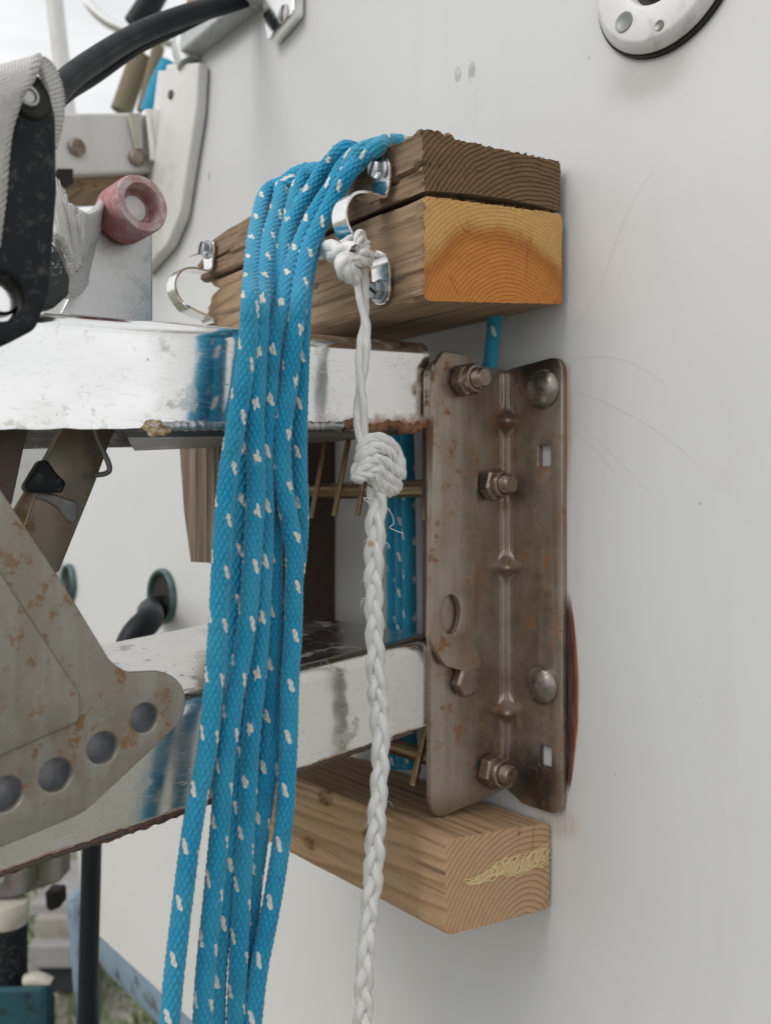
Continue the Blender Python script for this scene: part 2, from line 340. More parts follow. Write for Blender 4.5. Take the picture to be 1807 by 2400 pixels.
# ------------------------------------------------------------------ object helpers
def tag(o, label=None, cat=None, group=None, kind=None):
    if label: o['label'] = label
    if cat: o['category'] = cat
    if group: o['group'] = group
    if kind: o['kind'] = kind
    return o
def thing(name, loc, label, cat, group=None):
    o = bpy.data.objects.new(name, None); o.empty_display_size = .01; C.objects.link(o); o.location = tuple(loc)
    return tag(o, label, cat, group)
def wpos(o):
    v = np.zeros(3)
    while o is not None: v += np.array(o.location); o = o.parent
    return v
def link(name, me, mat, parent=None, smooth=True, angle=40):
    for k in (mat if isinstance(mat, (list, tuple)) else [mat]): me.materials.append(k)
    if smooth:
        me.polygons.foreach_set('use_smooth', [True] * len(me.polygons))
        if angle: me.set_sharp_from_angle(angle=R(angle))
    me.update()
    o = bpy.data.objects.new(name, me); C.objects.link(o)
    if parent is not None:
        o.parent = parent; o.location = tuple(-wpos(parent))
    return o
def mesh_np(V, F, name='m'):
    V = np.asarray(V, dtype=np.float32); F = np.asarray(F, dtype=np.int32)
    me = bpy.data.meshes.new(name); me.vertices.add(len(V)); me.vertices.foreach_set('co', V.ravel())
    k = F.shape[1]; me.loops.add(F.size); me.loops.foreach_set('vertex_index', F.ravel())
    me.polygons.add(len(F)); me.polygons.foreach_set('loop_start', np.arange(0, F.size, k, dtype=np.int32))
    me.update(calc_edges=True); me.validate(); return me
class MB:
    def __init__(s): s.v = []; s.f = []; s.mi = []
    def add(s, V, F, mi=0):
        o = len(s.v); s.v += [tuple(map(float, q)) for q in V]; s.f += [tuple(int(i) + o for i in f) for f in F]; s.mi += [mi] * len(F)
    def box(s, a, b, mi=0):
        x0, y0, z0 = a; x1, y1, z1 = b
        V = [(x, y, z) for x in (x0, x1) for y in (y0, y1) for z in (z0, z1)]
        s.add(V, [(0, 1, 3, 2), (4, 6, 7, 5), (0, 4, 5, 1), (2, 3, 7, 6), (0, 2, 6, 4), (1, 5, 7, 3)], mi)
    def hexa(s, pts, d, mi=0):      # polygon pts extruded by vector d
        n = len(pts); d = np.array(d); V = [np.array(p) for p in pts] + [np.array(p) + d for p in pts]
        s.add(V, [tuple(range(n))[::-1], tuple(range(n, 2 * n))] + [(i, (i + 1) % n, n + (i + 1) % n, n + i) for i in range(n)], mi)
    def lathe(s, prof, c, ax, n=24, mi=0, rot=0.0, ref=None):    # prof: (r, h) along axis ax from c
        ax = np.array(ax, float); ax /= np.linalg.norm(ax)
        e1 = np.cross(ax, (0, 0, 1.0) if abs(ax[2]) < .9 else (1.0, 0, 0)); e1 /= np.linalg.norm(e1); e2 = np.cross(ax, e1)
        V = []; F = []
        for (r, h) in prof:
            for i in range(n):
                a = 2 * math.pi * i / n + rot; V.append(np.array(c) + ax * h + r * (e1 * math.cos(a) + e2 * math.sin(a)))
        for j in range(len(prof) - 1):
            for i in range(n):
                k = (i + 1) % n; F.append((j * n + i, j * n + k, (j + 1) * n + k, (j + 1) * n + i))
        if prof[0][0] > 1e-7: F.append(tuple(range(n))[::-1])
        if prof[-1][0] > 1e-7: F.append(tuple(range((len(prof) - 1) * n, len(prof) * n)))
        s.add(V, F, mi)
    def tube(s, pts, r, n=12, mi=0, caps=True, ds=None):
        V, F, _, _ = tube_np(pts, r, n, ds or 1e9); s.add(V, F, mi)
        if caps:
            o = len(s.v) - len(V); s.f += [tuple(range(o, o + n))[::-1], tuple(range(len(s.v) - n, len(s.v)))]; s.mi += [mi, mi]
    def build(s, name, mat, parent=None, smooth=True, angle=40, bevel=0, seg=2):
        me = bpy.data.meshes.new(name); me.from_pydata(s.v, [], s.f); 
        bm = bmesh.new(); bm.from_mesh(me)
        bmesh.ops.remove_doubles(bm, verts=bm.verts, dist=1e-7)
        bmesh.ops.recalc_face_normals(bm, faces=bm.faces); bm.to_mesh(me); bm.free()
        if len(me.polygons) == len(s.mi): me.polygons.foreach_set('material_index', s.mi)
        o = link(name, me, mat, parent, smooth, angle)
        if bevel:
            b = o.modifiers.new('b', 'BEVEL'); b.width = bevel; b.segments = seg; b.limit_method = 'ANGLE'; b.angle_limit = R(35)
        return o
def spline(pts, ds):
    """dense Catmull-Rom through pts"""
    P = np.array(pts, float); P = np.vstack([2 * P[0] - P[1], P, 2 * P[-1] - P[-2]]); out = []
    for i in range(1, len(P) - 2):
        a, b, c, d = P[i - 1:i + 3]; L = np.linalg.norm((c - b)[:3]); n = max(1, int(L / ds)) if ds < 1e8 else 1
        t = np.arange(n)[:, None] / n
        out.append(.5 * ((2 * b) + (-a + c) * t + (2 * a - 5 * b + 4 * c - d) * t ** 2 + (-a + 3 * b - 3 * c + d) * t ** 3))
    out.append(P[-2][None]); return np.vstack(out)
def frames(Q):
    T = np.gradient(Q, axis=0); T /= np.linalg.norm(T, axis=1)[:, None] + 1e-12
    N = np.zeros_like(Q); ref = np.array([1.0, 0, 0]) if abs(T[0][0]) < .9 else np.array([0, 1.0, 0])
    n = ref - T[0] * ref.dot(T[0]); n /= np.linalg.norm(n); N[0] = n
    for i in range(1, len(Q)):
        n = n - T[i] * n.dot(T[i]); n /= np.linalg.norm(n); N[i] = n
    return T, N, np.cross(T, N)
def tube_np(pts, r, n=12, ds=.001, disp=None, raw=False, flat=None):
    Q = np.asarray(pts, float) if raw else spline(pts, ds)
    r = np.full(len(Q), r) if np.isscalar(r) else np.interp(np.linspace(0, 1, len(Q)), np.linspace(0, 1, len(r)), r)
    T, N, B = frames(Q); L = np.concatenate([[0], np.cumsum(np.linalg.norm(np.diff(Q, axis=0), axis=1))])
    th = np.arange(n) / n * 2 * math.pi
    TH, LL = np.meshgrid(th, L); RR = np.repeat(r[:, None], n, 1)
    if disp is not None: RR = RR + disp(TH, LL)
    V = Q[:, None, :] + RR[..., None] * (N[:, None, :] * np.cos(TH)[..., None] + B[:, None, :] * np.sin(TH)[..., None])
    m = len(Q); i = np.arange(m - 1)[:, None] * n; j = np.arange(n)[None, :]; k = (j + 1) % n
    F = np.stack([i + j, i + k, i + n + k, i + n + j], -1).reshape(-1, 4)
    return V.reshape(-1, 3), F, TH.ravel(), LL.ravel()
def uv_from_verts(me, U, name='UVMap'):
    uv = me.uv_layers.new(name=name); idx = np.empty(len(me.loops), dtype=np.int32); me.loops.foreach_get('vertex_index', idx)
    uv.data.foreach_set('uv', np.asarray(U, dtype=np.float32)[idx].ravel())
def fattr(me, name, vals):
    a = me.attributes.new(name, 'FLOAT', 'POINT'); a.data.foreach_set('value', np.asarray(vals, dtype=np.float32))

def rounded(pts, rad, seg=6):
    """round the corners of a 2D polygon; rad scalar or per-corner list"""
    n = len(pts); out = []
    for i in range(n):
        p = np.array(pts[i], float); a = np.array(pts[i - 1], float); b = np.array(pts[(i + 1) % n], float)
        r = rad if np.isscalar(rad) else rad[i]
        if r <= 0: out.append(p); continue
        u = a - p; v = b - p; lu, lv = np.linalg.norm(u), np.linalg.norm(v); u /= lu; v /= lv
        ang = math.acos(max(-1, min(1, u.dot(v)))); d = min(r / math.tan(ang / 2), lu * .48, lv * .48)
        p0, p1 = p + u * d, p + v * d
        for k in range(seg + 1):
            t = k / seg; out.append((1 - t) ** 2 * p0 + 2 * t * (1 - t) * p + t * t * p1)
    return out
def circ(c, r, n=32, ry=None):
    return [(c[0] + r * math.cos(2 * math.pi * i / n), c[1] + (ry or r) * math.sin(2 * math.pi * i / n)) for i in range(n)]
def plate(name, loops, axis, at, th, mat, parent=None, bevel=.0004, post=None, sub=None):
    """flat plate from 2D loops (first outline, others holes). axis 'X': loops in (y,z), front face at x=at, body towards -x.
       axis 'Y': loops in (x,z), front face at y=at, body towards +y."""
    cu = bpy.data.curves.new(name, 'CURVE'); cu.dimensions = '2D'; cu.fill_mode = 'BOTH'
    cu.extrude = th / 2 - bevel; cu.bevel_depth = bevel; cu.bevel_resolution = 2; cu.offset = -bevel
    for lp in loops:
        s = cu.splines.new('POLY'); s.points.add(len(lp) - 1); s.use_cyclic_u = True
        for q, p in zip(s.points, lp): q.co = (p[0] * 100, p[1] * 100, 0, 1)
    cu.extrude *= 100; cu.bevel_depth *= 100; cu.offset *= 100
    o = bpy.data.objects.new(name, cu); C.objects.link(o); dg = bpy.context.evaluated_depsgraph_get()
    me = bpy.data.meshes.new_from_object(o.evaluated_get(dg)); bpy.data.objects.remove(o)
    bm = bmesh.new(); bm.from_mesh(me); bmesh.ops.remove_doubles(bm, verts=bm.verts, dist=1e-4)
    if sub: bmesh.ops.triangulate(bm, faces=bm.faces)
    bm.to_mesh(me); bm.free(); me.materials.clear()
    V = np.empty(len(me.vertices) * 3, dtype=np.float32); me.vertices.foreach_get('co', V); V = V.reshape(-1, 3) / 100
    if axis == 'X': Wv = np.stack([V[:, 2] + at - th / 2, V[:, 0], V[:, 1]], 1)
    else: Wv = np.stack([V[:, 0], -V[:, 2] + at + th / 2, V[:, 1]], 1)
    if post: Wv = post(Wv)
    me.vertices.foreach_set('co', Wv.astype(np.float32).ravel())
    bm = bmesh.new(); bm.from_mesh(me); bmesh.ops.recalc_face_normals(bm, faces=bm.faces); bm.to_mesh(me); bm.free()
    return link(name, me, mat, parent, True, 35)
def yz(px, py, X):
    p = PX(px, py, X); return (p[1], p[2])
def xz(px, py, Y):
    p = PY(px, py, Y); return (p[0], p[2])
def lumps(name, pts, r, mat, parent, amp=.4, n=10, ds=.0012, seed=0, freq=350, squash=None):
    Q = spline(pts, ds); V, F, TH, LL = tube_np(Q, r, n, raw=True)
    for i, v in enumerate(V):
        k = 1 + amp * (mnoise.fractal(Vector(v * freq) + Vector((seed, 0, 0)), 1, 2, 3))
        c = Q[i // n]; V[i] = c + (v - c) * max(.15, k)
    me = mesh_np(V, F); return link(name, me, mat, parent, True, None)

# ------------------------------------------------------------------ THE SETTING
def struct(o, **k):
    o['kind'] = 'structure'; return o
g = MB(); N = 60; GZ = -1.12
xs = np.concatenate([-np.geomspace(120, .5, 22), np.linspace(-.4, .4, 5), np.geomspace(.5, 120, 22)])
for i in range(len(xs) - 1):
    for j in range(len(xs) - 1):
        V = [(a, b, GZ + .012 * mnoise.noise(Vector((a * 2, b * 2, 0)))) for a, b in ((xs[i], xs[j]), (xs[i + 1], xs[j]), (xs[i + 1], xs[j + 1]), (xs[i], xs[j + 1]))]
        g.add(V, [(0, 1, 2, 3)])
def mat_ground():
    m = NT('earth with moss'); P = m.coord(); n = m.noise(P, 14, 7, .65)
    c = m.ramp(n, [(.3, (.14, .13, .10)), (.48, (.36, .34, .30)), (.58, (.17, .19, .10)), (.75, (.42, .40, .35))])
    return m.set(base=c, rough=.95, normal=m.bump(m.noise(P, 60, 5), 1, .02))
M['ground'] = mat_ground()
struct(g.build('ground', M['ground'], None, True, None))
# grass tufts where the ground shows (and round about)
gv = []; gf = []; random.seed(3)
for k in range(26000):
    x = random.uniform(-3.6, -.9); y = random.uniform(-.9, 2.2); h = random.uniform(.02, .055); a = random.uniform(0, 6.28); w = .0028
    if mnoise.noise(Vector((x * 5, y * 5, 3))) < -.05: continue
    lx, ly = random.uniform(-.02, .02), random.uniform(-.02, .02); i = len(gv)
    gv += [(x - w * math.cos(a), y - w * math.sin(a), GZ), (x + w * math.cos(a), y + w * math.sin(a), GZ), (x + lx, y + ly, GZ + h)]; gf.append((i, i + 1, i + 2))
M['grass'] = mat_plain('grass', (.08, .15, .02), .7, 0, .6, 6, .1)
me = bpy.data.meshes.new('grass'); me.from_pydata(gv, [], gf)
tag(link('grass', me, M['grass'], None, False), 'patchy short green grass growing out of the bare earth', 'grass', None, 'stuff')

# ------------------------------------------------------------------ THE BOAT
boat = thing('sailboat', (0, .5, GZ), 'white boat hull whose broad stern fills the right of the view', 'boat')
def hull_edge(z):        # x where the flat transom starts to turn the corner on the left
    return float(np.interp(z, [-.44, -.30, -.05, .10, .19, .33], [-.50, -.53, -.56, -.52, -.42, -.326]))
def hull_rad(z):
    return float(np.interp(z, [-.44, -.05, .12, .20, .33], [.20, .20, .13, .03, .012]))
def hull_row(z, inset=0.0):
    e, r = hull_edge(z), hull_rad(z); pts = []
    pts += [(1.1, 2.2)]
    RR = .16; XR = .26  # unseen right corner, drawn in so the arms mirror bright sky
    for k in range(13):
        a = R(90 * k / 12); pts.append((XR + RR * math.cos(a) , RR - RR * math.sin(a)))
    for x in np.linspace(XR - .02, e, 30)[0:]: pts.append((x, 0))
    for k in range(1, 17):
        a = R(90 * k / 16); pts.append((e - r * math.sin(a), r - r * math.cos(a)))
    pts.append((e - r - .25, r + 2.0))
    # slight overall camber makes the surface live
    return [(x, y + inset) for x, y in pts]
def hull_grid(zs, insets, name, mat):
    rows = [hull_row(z, i) for z, i in zip(zs, insets)]; n = len(rows[0]); V = []; F = []
    for z, rw in zip(zs, rows): V += [(x, y, z) for x, y in rw]
    for j in range(len(zs) - 1):
        for i in range(n - 1): F.append((j * n + i, (j + 1) * n + i, (j + 1) * n + i + 1, j * n + i + 1))
    me = mesh_np(V, F, name)
    return link(name, me, mat, boat, True, None)
zs = list(np.linspace(-.373, .332, 48))
hull_grid(zs, [0] * len(zs), 'hull_shell', M['hull'])
zs = [-.373, -.38, -.40, -.415]; o = hull_grid(zs, [0, .001, .004, .012], 'waterline_band', M['bluegrey'])
zs = [-.415, -.43, -.50, -.60, -.70]; o = hull_grid(zs, [.012, .04, .25, .6, 1.0], 'hull_bottom', M['darkbottom'])
dk = MB(); top = hull_row(.332); dk.add([(x, y, .332) for x, y in top], [tuple(range(len(top)))]); dk.build('deck', M['hull'], boat)
# rail strip along the stern edge
rl = MB(); rl.box((-.332, -.014, .329), (.27, .004, .345)); rl.build('rail_strip', M['rail'], boat, bevel=.002)
rl = MB(); rl.box((-.326, -.0135, .3452), (.27, .04, .366)); rl.build('wooden_rail_cap', M['teak'], boat, bevel=.004)
rl = MB(); rl.tube([(-.334, -.004, .324), (-.338, -.006, .338), (-.334, -.002, .352)], .010, 12, ds=.002); rl.build('rail_end_cap', M['rail'], boat)
# corner trim
cp = [xz(392, 150, -.009), xz(468, 146, -.009), xz(462, 260, -.009), xz(424, 505, -.009), xz(394, 575, -.009), xz(330, 648, -.009), xz(322, 610, -.009), xz(350, 470, -.009), xz(378, 270, -.009)]
tr = plate('corner_trim', [rounded(cp, [.003, .003, .05, .02, .02, .006, .006, .05, .05])], 'Y', -.010, .009, M['trim'], boat, .0022)
cq = [xz(372, 165, -.006), xz(400, 165, -.006), xz(386, 300, -.006), xz(350, 500, -.006), xz(330, 500, -.006)]
plate('edge_flange', [rounded(cq, [.002, 0, 0, 0, .002])], 'Y', -.0065, .004, M['trim'], boat, .001)
for (qx, qy) in ((401, 222),):
    b = MB(); c = PY(qx, qy, -.0104); b.lathe([(.0, .0012), (.003, .001), (.0035, 0)][::-1], c, (0, -1, 0), 14); b.build('trim_screw', M['rust_dark'], tr)
# lashing pad with slotted screw under the rail
pp = [xz(624, -60, -.004), xz(626, 22, -.004), xz(641, 99, -.004), xz(650, 98, -.004), xz(704, 36, -.004), xz(704, -60, -.004)]
pad = plate('lashing_pad', [rounded(pp, [0, .003, .002, .002, .004, 0])], 'Y', -.009, .008, M['chrome'], boat, .0012)
b = MB(); c = PY(665, 32, -.0092); b.lathe([(.0055, 0), (.0053, .0006), (0, .0012)], c, (0, -1, 0), 20); sc = b.build('screw', M['alloy'], pad)
b = MB(); u = np.array([.15, 0, 1.0]); u /= np.linalg.norm(u); w = np.array([u[2], 0, -u[0]])
b.hexa([c + u * .0046 + w * .0004, c + u * .0046 - w * .0004, c - u * .0046 - w * .0004, c - u * .0046 + w * .0004], (0, -.0014, 0)); b.build('slot', M['near_black'], sc)
# round vent fitting top right
vc = PY(1562, -58, 0); vf = MB()
vf.lathe([(.0312, 0), (.0312, .0020), (.028, .0024)], vc, (0, -1, 0), 64); vf.build('gasket', M['gasket'], boat)
vf = MB(); VR = [(.0298, .0024), (.0302, .0032), (.0298, .0042), (.0272, .0074), (.0262, .0079), (.0150, .0080), (.0140, .0077), (.0134, .0070), (.0128, .0030)]
vf.lathe(VR + [(.0124, .0024)], vc, (0, -1, 0), 72); vf.f = [f for f in vf.f if len(f) == 4]; vf.mi = vf.mi[:len(vf.f)]
ring = vf.build('vent_ring', M['whiteplastic'], boat, angle=50)
for (qx, qy, rr, rr2) in ((1545, 60, .0015, .0020), (1462, 52, .0028, .0040)):
    c = PY(qx, qy, -.0079); b = MB()
    b.lathe([(rr2, .0000), (rr2 * .97, .00025), (rr, .0002), (rr * .9, .0001), (0, .0001)], c + (0, -.0003, 0), (0, -1, 0), 20); b.build('screw_hole', M['strut'], ring)
b = MB(); b.lathe([(.0130, .003), (.0105, .0025), (.0095, .005), (.004, .006), (0, .004)], vc, (0, -1, 0), 32); b.build('vent_core', M['gasket'], boat)
# two through-hull drains
for (qx, qy, r) in ((385, 1397, .0215), (166, 1366, .018)):
    c = PY(qx, qy, 0); nrm = np.array([0, -1.0, 0])
    if qx < 300:     # on the rounding corner
        e, rad = hull_edge(-.05), hull_rad(-.05); best = None
        for k in range(200):
            a = R(90 * k / 200); q = np.array([e - rad * math.sin(a), rad - rad * math.cos(a), 0]); d = q - CAM; u = d.dot(RIGHT) / d.dot(VIEW) * FOC + 903.5
            if best is None or abs(u - qx) < best[0]: best = (abs(u - qx), a, q, d.dot(VIEW))
        a = best[1]; c = best[2] + np.array([0, 0, (1200 - qy) / FOC * best[3]]); nrm = np.array([-math.sin(a), -math.cos(a), 0])
    b = MB(); b.lathe([(r, -.001), (r, .003), (r * .93, .0048), (r * .84, .004), (r * .80, .001), (r * .78, -.0005)], c, nrm, 40); b.f = [f for f in b.f if len(f) == 4]; b.mi = b.mi[:len(b.f)]
    dr = b.build('drain_fitting', M['verdigris'], boat)
    b = MB(); b.lathe([(r * .80, .0008), (0, .0006)], c, nrm, 40); b.build('drain_opening', M['near_black'], dr)
c0 = PY(392, 1420, 0)
b = MB(); b.tube([c0 + (0, .01, 0), c0 + (.0, -.012, -.002), PT(350, 1452, .60), PT(310, 1500, .585), PT(280, 1600, .58)], .0095, 16, ds=.004)
tag(b.build('drain_hose', M['hose']), 'short black hose poking out of the round green drain in the hull', 'hose')

# fine scratches / stray hairs on the gelcoat
for i, pts in enumerate(([(1335, 845), (1400, 835), (1480, 850), (1560, 900)], [(1335, 915), (1420, 945), (1540, 1010), (1650, 1100)], [(1335, 965), (1400, 1030), (1470, 1100), (1540, 1170)],
                         [(1335, 1000), (1400, 1060), (1440, 1110)], [(1330, 800), (1400, 680), (1460, 520), (1500, 440), (1530, 400)], [(1175, 745), (1230, 790), (1260, 860)], [(1230, 740), (1245, 790), (1262, 850)], [(1120, 160), (1115, 230), (1110, 310)])):
    b = MB(); b.tube([PY(x, y, -.0003) for x, y in pts], (.000028 if i < 5 else .00002), 4, ds=.004); b.build('hairline_crack', M['hairline'], boat)

# neighbouring boat far left behind
nb = thing('neighbour_boat', (-2.3, .4, GZ), 'pale hull of another boat blurred behind the alloy plate', 'boat')
b = MB(); a0 = PT(-300, 446, 2.2); a1 = PT(420, 446, 2.6); zt = a0[2]
prof = [(0, 0), (.03, -.10), (.02, -.5), (-.12, -1.0), (-.3, -1.4)]
V = []; nn = 10
for k in range(nn):
    t = k / (nn - 1); base = a0 + (a1 - a0) * t; bow = -.15 * math.sin(math.pi * t)
    for (o_, dz) in prof: V.append(base - VIEW * (o_ - bow) * 1.0 + np.array([0, 0, dz]) + (0, 0, 0) * 1 - np.array([0, 0, base[2] - zt]))
F = [(k * 5 + i, (k + 1) * 5 + i, (k + 1) * 5 + i + 1, k * 5 + i + 1) for k in range(nn - 1) for i in range(4)]
b.add(V, F); hb = b.build('hull', M['trim'], nb, True, None)
b = MB(); b.add([V[k * 5] for k in range(nn)] + [np.array(V[k * 5]) + VIEW * .8 for k in range(nn)], [(k, k + 1, nn + k + 1, nn + k) for k in range(nn - 1)]); b.build('deck', M['trim'], nb)

# ------------------------------------------------------------------ TIMBER BLOCKS
def timber(name, x0, x1, y0, y1, z0, z1, slope, mats, parent, step=.0013, rad=.002, rough_side=.0005, jag_left=.006, shape=None, seed=0):
    nx = int((x1 - x0) / step); ny = int((y1 - y0) / step); nz = int((z1 - z0) / step)
    bm = bmesh.new(); me = bpy.data.meshes.new(name)
    V = []; F = []; MI = []
    def face(o, u, v, nu, nv, mi):
        b = len(V)
        for j in range(nv + 1):
            for i in range(nu + 1): V.append((o[0] + u[0] * i / nu + v[0] * j / nv, o[1] + u[1] * i / nu + v[1] * j / nv, o[2] + u[2] * i / nu + v[2] * j / nv))
        for j in range(nv):
            for i in range(nu): F.append((b + j * (nu + 1) + i, b + j * (nu + 1) + i + 1, b + (j + 1) * (nu + 1) + i + 1, b + (j + 1) * (nu + 1) + i)); MI.append(mi)
    dx, dy, dz = x1 - x0, y1 - y0, z1 - z0
    face((x0, y0, z0), (dx, 0, 0), (0, 0, dz), nx, nz, 0); face((x0, y1, z0), (dx, 0, 0), (0, 0, dz), nx // 3, nz // 3, 0)
    face((x0, y0, z0), (dx, 0, 0), (0, dy, 0), nx, ny, 0); face((x0, y0, z1), (dx, 0, 0), (0, dy, 0), nx, ny, 0)
    face((x1, y0, z0), (0, dy, 0), (0, 0, dz), ny, nz, 1); face((x0, y0, z0), (0, dy, 0), (0, 0, dz), ny, nz, 1)
    out = []
    for (x, y, z) in V:
        # rounded long edges and ends
        q = [x, y, z]; lo = [x0 + rad, y0 + rad, z0 + rad]; hi = [x1 - rad * .3, y1 - rad, z1 - rad]
        c = [min(max(q[k], lo[k]), hi[k]) for k in range(3)]; d = Vector([q[k] - c[k] for k in range(3)])
        if d.length > rad: d = d.normalized() * (rad + (0 if d.length < rad * 1.01 else 0))
        x_, y_, z_ = c[0] + d.x, c[1] + d.y, c[2] + d.z
        nz_ = mnoise.fractal(Vector((x_ * 35 + seed, y_ * 260, z_ * 260)), 1, 2, 4) * rough_side; nt_ = mnoise.fractal(Vector((x_ * 60 + seed, y_ * 420, 3)), 1, 2, 4) * min(rough_side, .0007) * .42
        nn_ = mnoise.fractal(Vector((x_ * 900, y_ * 900, z_ * 900 + seed)), 1, 2, 2) * rough_side * .35
        endf = max(0, 1 - (x1 - x_) / .012)     # splintered near the sawn end
        if abs(y_ - y0) < rad * 1.2: y_ += nz_ * (1 + .9 * endf) + nn_
        if abs(z_ - z1) < rad * 1.2: z_ += nt_ + nn_
        if abs(z_ - z0) < rad * 1.2: z_ += nt_
        if x1 - x_ < rad: x_ += nn_ * 1.6 + mnoise.noise(Vector((0, y_ * 500, z_ * 500))) * .0002
        if x_ - x0 < .03:
            f = 1 - (x_ - x0) / .03; x_ += jag_left * f * (mnoise.fractal(Vector((seed, y_ * 90, z_ * 130)), 1, 2, 4) + .3)
        if shape: x_, y_, z_ = shape(x_, y_, z_)
        out.append((x_, y_, z_ + slope * (y_ - y0)))
    me.from_pydata(out, [], F); me.polygons.foreach_set('material_index', MI)
    bm.from_mesh(me); bmesh.ops.remove_doubles(bm, verts=bm.verts, dist=1e-6); bmesh.ops.recalc_face_normals(bm, faces=bm.faces); bm.to_mesh(me); bm.free()
    return link(name, me, mats, parent, True, 50)

brown_side = mat_wood('weathered side grain', -.02, .0, 420, (.27, .175, .105), (.13, .08, .046), True, (.25, .185, .13), .75, rough=.8, bumpy=.9)
brown_end = mat_wood('dark end grain', -.010, .075, 540, (.27, .165, .09), (.05, .03, .018), False, None, 0, None, .003, .85, bumpy=.9)
mid_side = mat_wood('sawn side grain', .02, .05, 330, (.38, .25, .145), (.22, .13, .07), True, (.30, .225, .16), .6, rough=.8, bumpy=.9,
                    knots=((-.075, -.086, .096, .0035), (-.068, -.086, .098, .002), (-.02, -.086, .088, .0028)))
orange_end = mat_wood('orange end grain', -.034, .060, 600, (.78, .47, .17), (.58, .31, .10), False, None, 0, (-.040, .056, .0605, (.72, .29, .065), (.50, .16, .032)), .0025, .75, bumpy=.7)
low_side = mat_wood('honey side grain', .01, -.20, 190, (.60, .40, .235), (.40, .235, .12), True, (.40, .29, .20), .3, rough=.6, bumpy=.45,
                    knots=((-.100, -.066, -.158, .0038), (-.088, -.066, -.1335, .0042), (-.12, -.066, -.150, .002), (-.055, -.066, -.142, .004)))
low_end = mat_wood('honey end grain', -.020, -.187, 400, (.60, .39, .23), (.38, .21, .11), False, None, 0, None, .003, .6, bumpy=.4)

def cup(x, y, z):     # the top board is cupped and its front upper corner is bruised
    t = (y + .043) / .043
    z2 = z + .0022 * (1 - t * t) * (0 if z > .132 else 1)
    if x > -.02 and y < -.070 and z > .1385:
        k = (x + .02) / .02; z2 += .003 * k * mnoise.fractal(Vector((x * 160, y * 300, 1)), 1, 2, 3) + .0015 * k
    # long splitting crack on the front
    if y < -.083 and abs(z - (.1305 + .0022 * math.sin(x * 60))) < .0008: y += .0022
    if x < -.12: z2 += -.006 * ((-.12 - x) / .05) ** 2 * (1 if z > .132 else 0)
    return x, y, z2
tb = thing('timber_block', (-.09, -.045, .120), 'dark weathered flat board topmost of the two clamped under the blue rope', 'wooden block')
timber('wood_body', -.174, 0, -.086, -.004, .1203, .1425, .125, [brown_side, brown_end], tb, rough_side=.0012, jag_left=.010, shape=cup, seed=2, rad=.0012)
tm = thing('timber_block', (-.09, -.045, .079), 'thick wooden block with a freshly cut bright orange end grain', 'wooden block')
timber('wood_body', -.163, .001, -.086, -.004, .0789, .1183, .140, [mid_side, orange_end], tm, rough_side=.0008, jag_left=.014, seed=9, rad=.0022)
tl = thing('timber_block', (-.08, -.035, -.177), 'honey coloured block with yellow crayon scribble, lowest against the hull', 'wooden block')
timber('wood_body', -.150, -.008, -.066, -.001, -.1685, -.1300, -.125, [low_side, low_end], tl, rough_side=.0004, jag_left=.002, seed=21, rad=.0035)
# crayon scribble: little loops drawn on the end grain
sqs = []
for pas in range(3):
    sq = []
    for k in range(150):
        t = k / 149; u = 1090 + pas * 9 + t * (195 - pas * 10); v = 2066 - t * 66 + 6 * math.sin(t * 9 + pas)
        ph = t * 2 * math.pi * (13 + pas * 3) + pas * 2; A = (4 + 20 * min(1, t * 1.9)) * (.8 + .5 * mnoise.noise(Vector((t * 30, 5, pas * 9))))
        sq.append(PX(u + 12 * math.sin(ph) + 9 * mnoise.noise(Vector((t * 40, pas * 7, 0))), v + A * math.cos(ph + .4 * pas), -.0078))
    sqs.append(sq)
M['crayon'] = mat_plain('yellow crayon', (.72, .58, .33), .9, 0, .25, 500)
b = MB(); [b.tube(q_, .00022, 4, ds=.0010) for q_ in sqs]; b.build('crayon_scribble', M['crayon'], tl)
# splinters on the boards
def splinter(p, d, w, parent, mat):
    p = np.array(p); d = np.array(d); b = MB(); s = np.cross(d, (0, 1, 0)); s = s / (np.linalg.norm(s) + 1e-9) * w
    b.add([p, p + s, p + d * .5 + s * .7 + (0, -.0012, 0), p + d, p + (0, .0008, 0)], [(0, 1, 2), (0, 2, 3), (1, 4, 3), (1, 3, 2), (0, 3, 4), (0, 4, 1)])
    return b.build('splinter', mat, parent, False)
splinter(PY(896, 340, -.0875), PY(901, 402, -.0885) - PY(896, 340, -.0875), .0011, tb, mid_side)
splinter(PY(470, 592, -.0868), PY(438, 604, -.0905) - PY(470, 592, -.0868), .0008, tb, mid_side)
splinter(PY(905, 352, -.0868), PY(945, 335, -.0885) - PY(905, 352, -.0868), .0009, tb, mid_side)
hair = MB(); random.seed(5)      # torn fibres along the sawn upper edge of the orange block
for k in range(150):
    y = random.uniform(-.084, -.012); z = .1183 + .140 * (y + .086); x = random.uniform(-.0006, .0008); hh = random.uniform(.0004, .0016)
    hair.add([(x, y, z - .0006), (x, y + .00025, z - .0006), (x + random.uniform(-.0003, .0006), y + random.uniform(-.0006, .0006), z + hh)], [(0, 1, 2)])
for k in range(120):
    z = random.uniform(.081, .117); hair.add([(0.0, -.0855, z), (0.0, -.0855, z + .0003), (.0004, -.0862 - random.uniform(.0003, .0011), z + random.uniform(-.0006, .0006))], [(0, 1, 2)])
o = hair.build('torn_fibres', orange_end, tm, False); o['kind'] = 'stuff'
